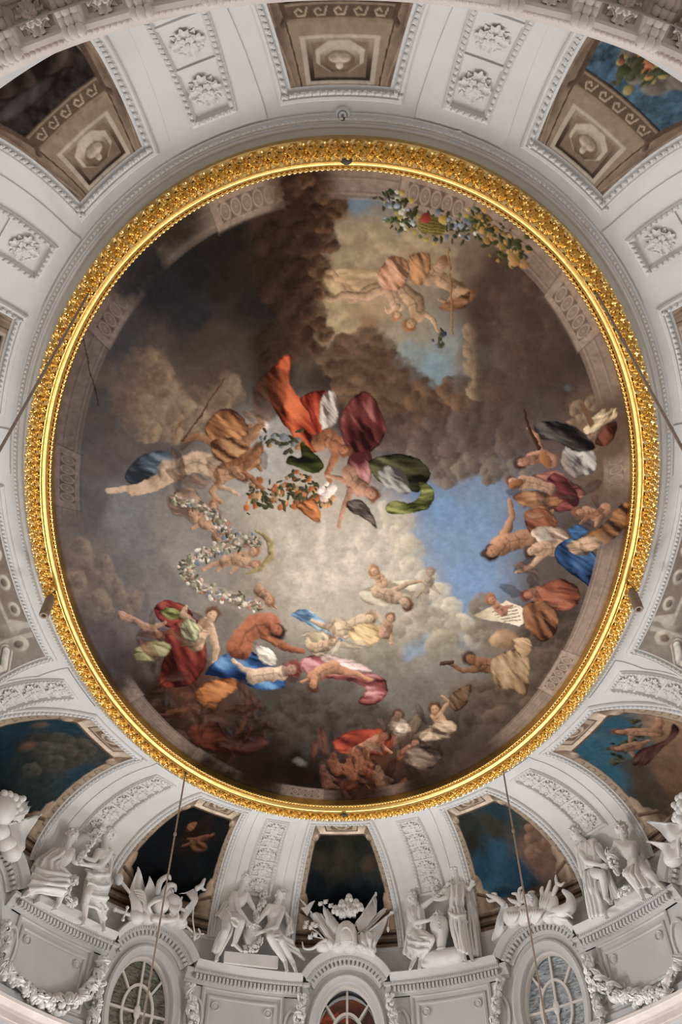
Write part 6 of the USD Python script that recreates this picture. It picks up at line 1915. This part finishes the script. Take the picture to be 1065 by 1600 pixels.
tw = Thing('trim_11', at(2, 2.1, 7.6), kind='structure')
for pa, pb in ((-18.6, -6.8), (12.0, 23.8), (-49.2, -36.6), (41.6, 53.6)):
    for ins, zt in ((0, 8.93), (.9, 8.78)):
        P, nn = rect_on_wall(pa + ins, pb - ins, 7.9 + ins * .1, zt)
        tw.part('panel_moulding', ribbon(P, nn, [(-.03, 0), (-.03, .03), (.01, .045), (.035, .02), (.035, 0)]), 'plaster_wall', 30)
    for p in (pa + 2.0, pb - 2.0):
        o_, T_, U_, N_ = frame_at(p, 2.1, 8.62)
        rl = trimesh.creation.revolve(np.array([(0, .03), (.035, .03), (.045, .015), (.06, .015), (.075, .04), (.09, .0)]), sections=24)
        tw.part('roundel', orient(rl, o_, T_, U_, N_), 'plaster_wall', 40)
for w in WIN:
    for s in (-1, 1):
        p = float(shift(w, s * 1.06))
        P, nn = oval(p, .17, .34, zc=8.36, n=40)
        tw.part('medallion_rim', ribbon(P, nn, [(-.03, 0), (-.03, .04), (.02, .05), (.035, .0)]), 'plaster_wall', 40)
        o_, T_, U_, N_ = frame_at(p, 2.1, 8.36)
        tw.part('medallion', orient(sphere((0, 0, 0), (.15, .3, .04), 3), o_, T_, U_, N_), 'plaster_wall', True)
tw.part('base_band', sweep([(2.1, 7.62), (2.04, 7.62), (2.04, 7.78), (2.07, 7.80), (2.1, 7.84)], 0, 360, 360), 'plaster_wall', 30)

# ------------------------------------------------------------------ cables, weights and small fittings
for (p, label, n_) in ((45 * 5, 'long taut cable hanging from the gilded frame at the upper left', 0), (45 * 3, 'long taut cable hanging from the gilded frame at the upper right', 0),
                       (-45, 'long taut cable hanging in front of the lower left oval window', 0), (45, 'long taut cable hanging in front of the lower right oval window', 0)):
    want = {225: (140, 455), 135: (930, 455), -45: (290, 1206), 45: (785, 1200)}[p]
    r = pixel_rays([want])[0]
    hp = CAM + r * ((11.67 - CAM[2]) / r[2])
    t = Thing('hanging_cable', hp, label, 'cable')
    t.part('rope', tube([hp, hp - (0, 0, 5), hp - (0, 0, 11.6)], .016, 8), 'rope', True)
    t.part('hook', join([tube([hp + (0, 0, .08), hp - (0, 0, .05)], .03, 8), sphere(hp, (.05, .05, .04))]), 'iron', True)
    t.part('knot', join([sphere(hp - (0, 0, 1.35 + .0), (.03, .03, .05))]), 'rope', True)
for want, label in (((83, 924), 'brown wrapped cable weight hanging from the left side of the gilded frame'), ((983, 914), 'brown wrapped cable weight hanging from the right side of the gilded frame')):
    r = pixel_rays([want])[0]
    hp = CAM + r * ((11.67 - CAM[2]) / r[2])
    t = Thing('cable_weight', hp, label, 'weight')
    t.part('hook', join([tube([hp + (0, 0, .08), hp - (0, 0, .16)], .018, 8), sphere(hp, (.05, .05, .04))]), 'iron', True)
    cy = trimesh.creation.revolve(np.array([(0, 0), (.05, 0), (.055, -.02), (.075, -.08), (.08, -.42), (.07, -.44), (.04, -.44), (.035, -.38), (0, -.38)][::-1]), sections=20)
    t.part('wrapped_body', orient(cy, hp - (0, 0, .12), np.array([1., 0, 0]), np.array([0, 1., 0]), np.array([0, 0, 1.])), 'weight', 40)
for want, label in (((541, 250), 'small dark iron hook in the gilded frame at its top'), ((537, 1271), 'small dark iron hook in the gilded frame at its bottom')):
    r = pixel_rays([want])[0]
    hp = CAM + r * ((11.655 - CAM[2]) / r[2])
    t = Thing('iron_hook', hp, label, 'hook')
    t.part('shank', tube([hp + (0, 0, .06), hp - (0, 0, .03)], .028, 8), 'iron', True)
    t.part('eye', join([sphere(hp - (0, 0, .03), (.065, .045, .035))]), 'iron', True)
for want, z, label in (((535, 179), 11.85, 'round white smoke detector in front of the top bust panel'), ((540, 1287), 11.84, 'tiny round smoke detector just below the bottom of the gilded frame')):
    r = pixel_rays([want])[0]
    hp = CAM + r * ((z - CAM[2]) / r[2])
    t = Thing('smoke_detector', hp, label, 'smoke detector')
    bs = trimesh.creation.revolve(np.array([(0, -.05), (.05, -.05), (.06, -.045), (.085, -.03), (.09, 0)]), sections=28)
    t.part('housing', orient(bs, hp, np.array([1., 0, 0]), np.array([0, 1., 0]), np.array([0, 0, 1.])), 'plastic', 40)
    gr = [trimesh.creation.torus(.05, .008, 24, 8).apply_translation(hp - (0, 0, .045)), trimesh.creation.cylinder(.018, .012, sections=16).apply_translation(hp - (0, 0, .052))]
    t.part('grille', join(gr), 'plastic_dark', 40)
r = pixel_rays([(711, 212)])[0]
hp = CAM + r * ((11.84 - CAM[2]) / r[2])
t = Thing('sensor_plate', hp, 'small square white plate on the flat ring right of the top bust panel', 'plate')
t.part('plate', trimesh.creation.box((.13, .12, .025)).apply_translation(hp), 'plastic', False)
t.part('button', trimesh.creation.cylinder(.02, .02, sections=16).apply_translation(hp - (0, 0, .018)), 'plastic', 40)
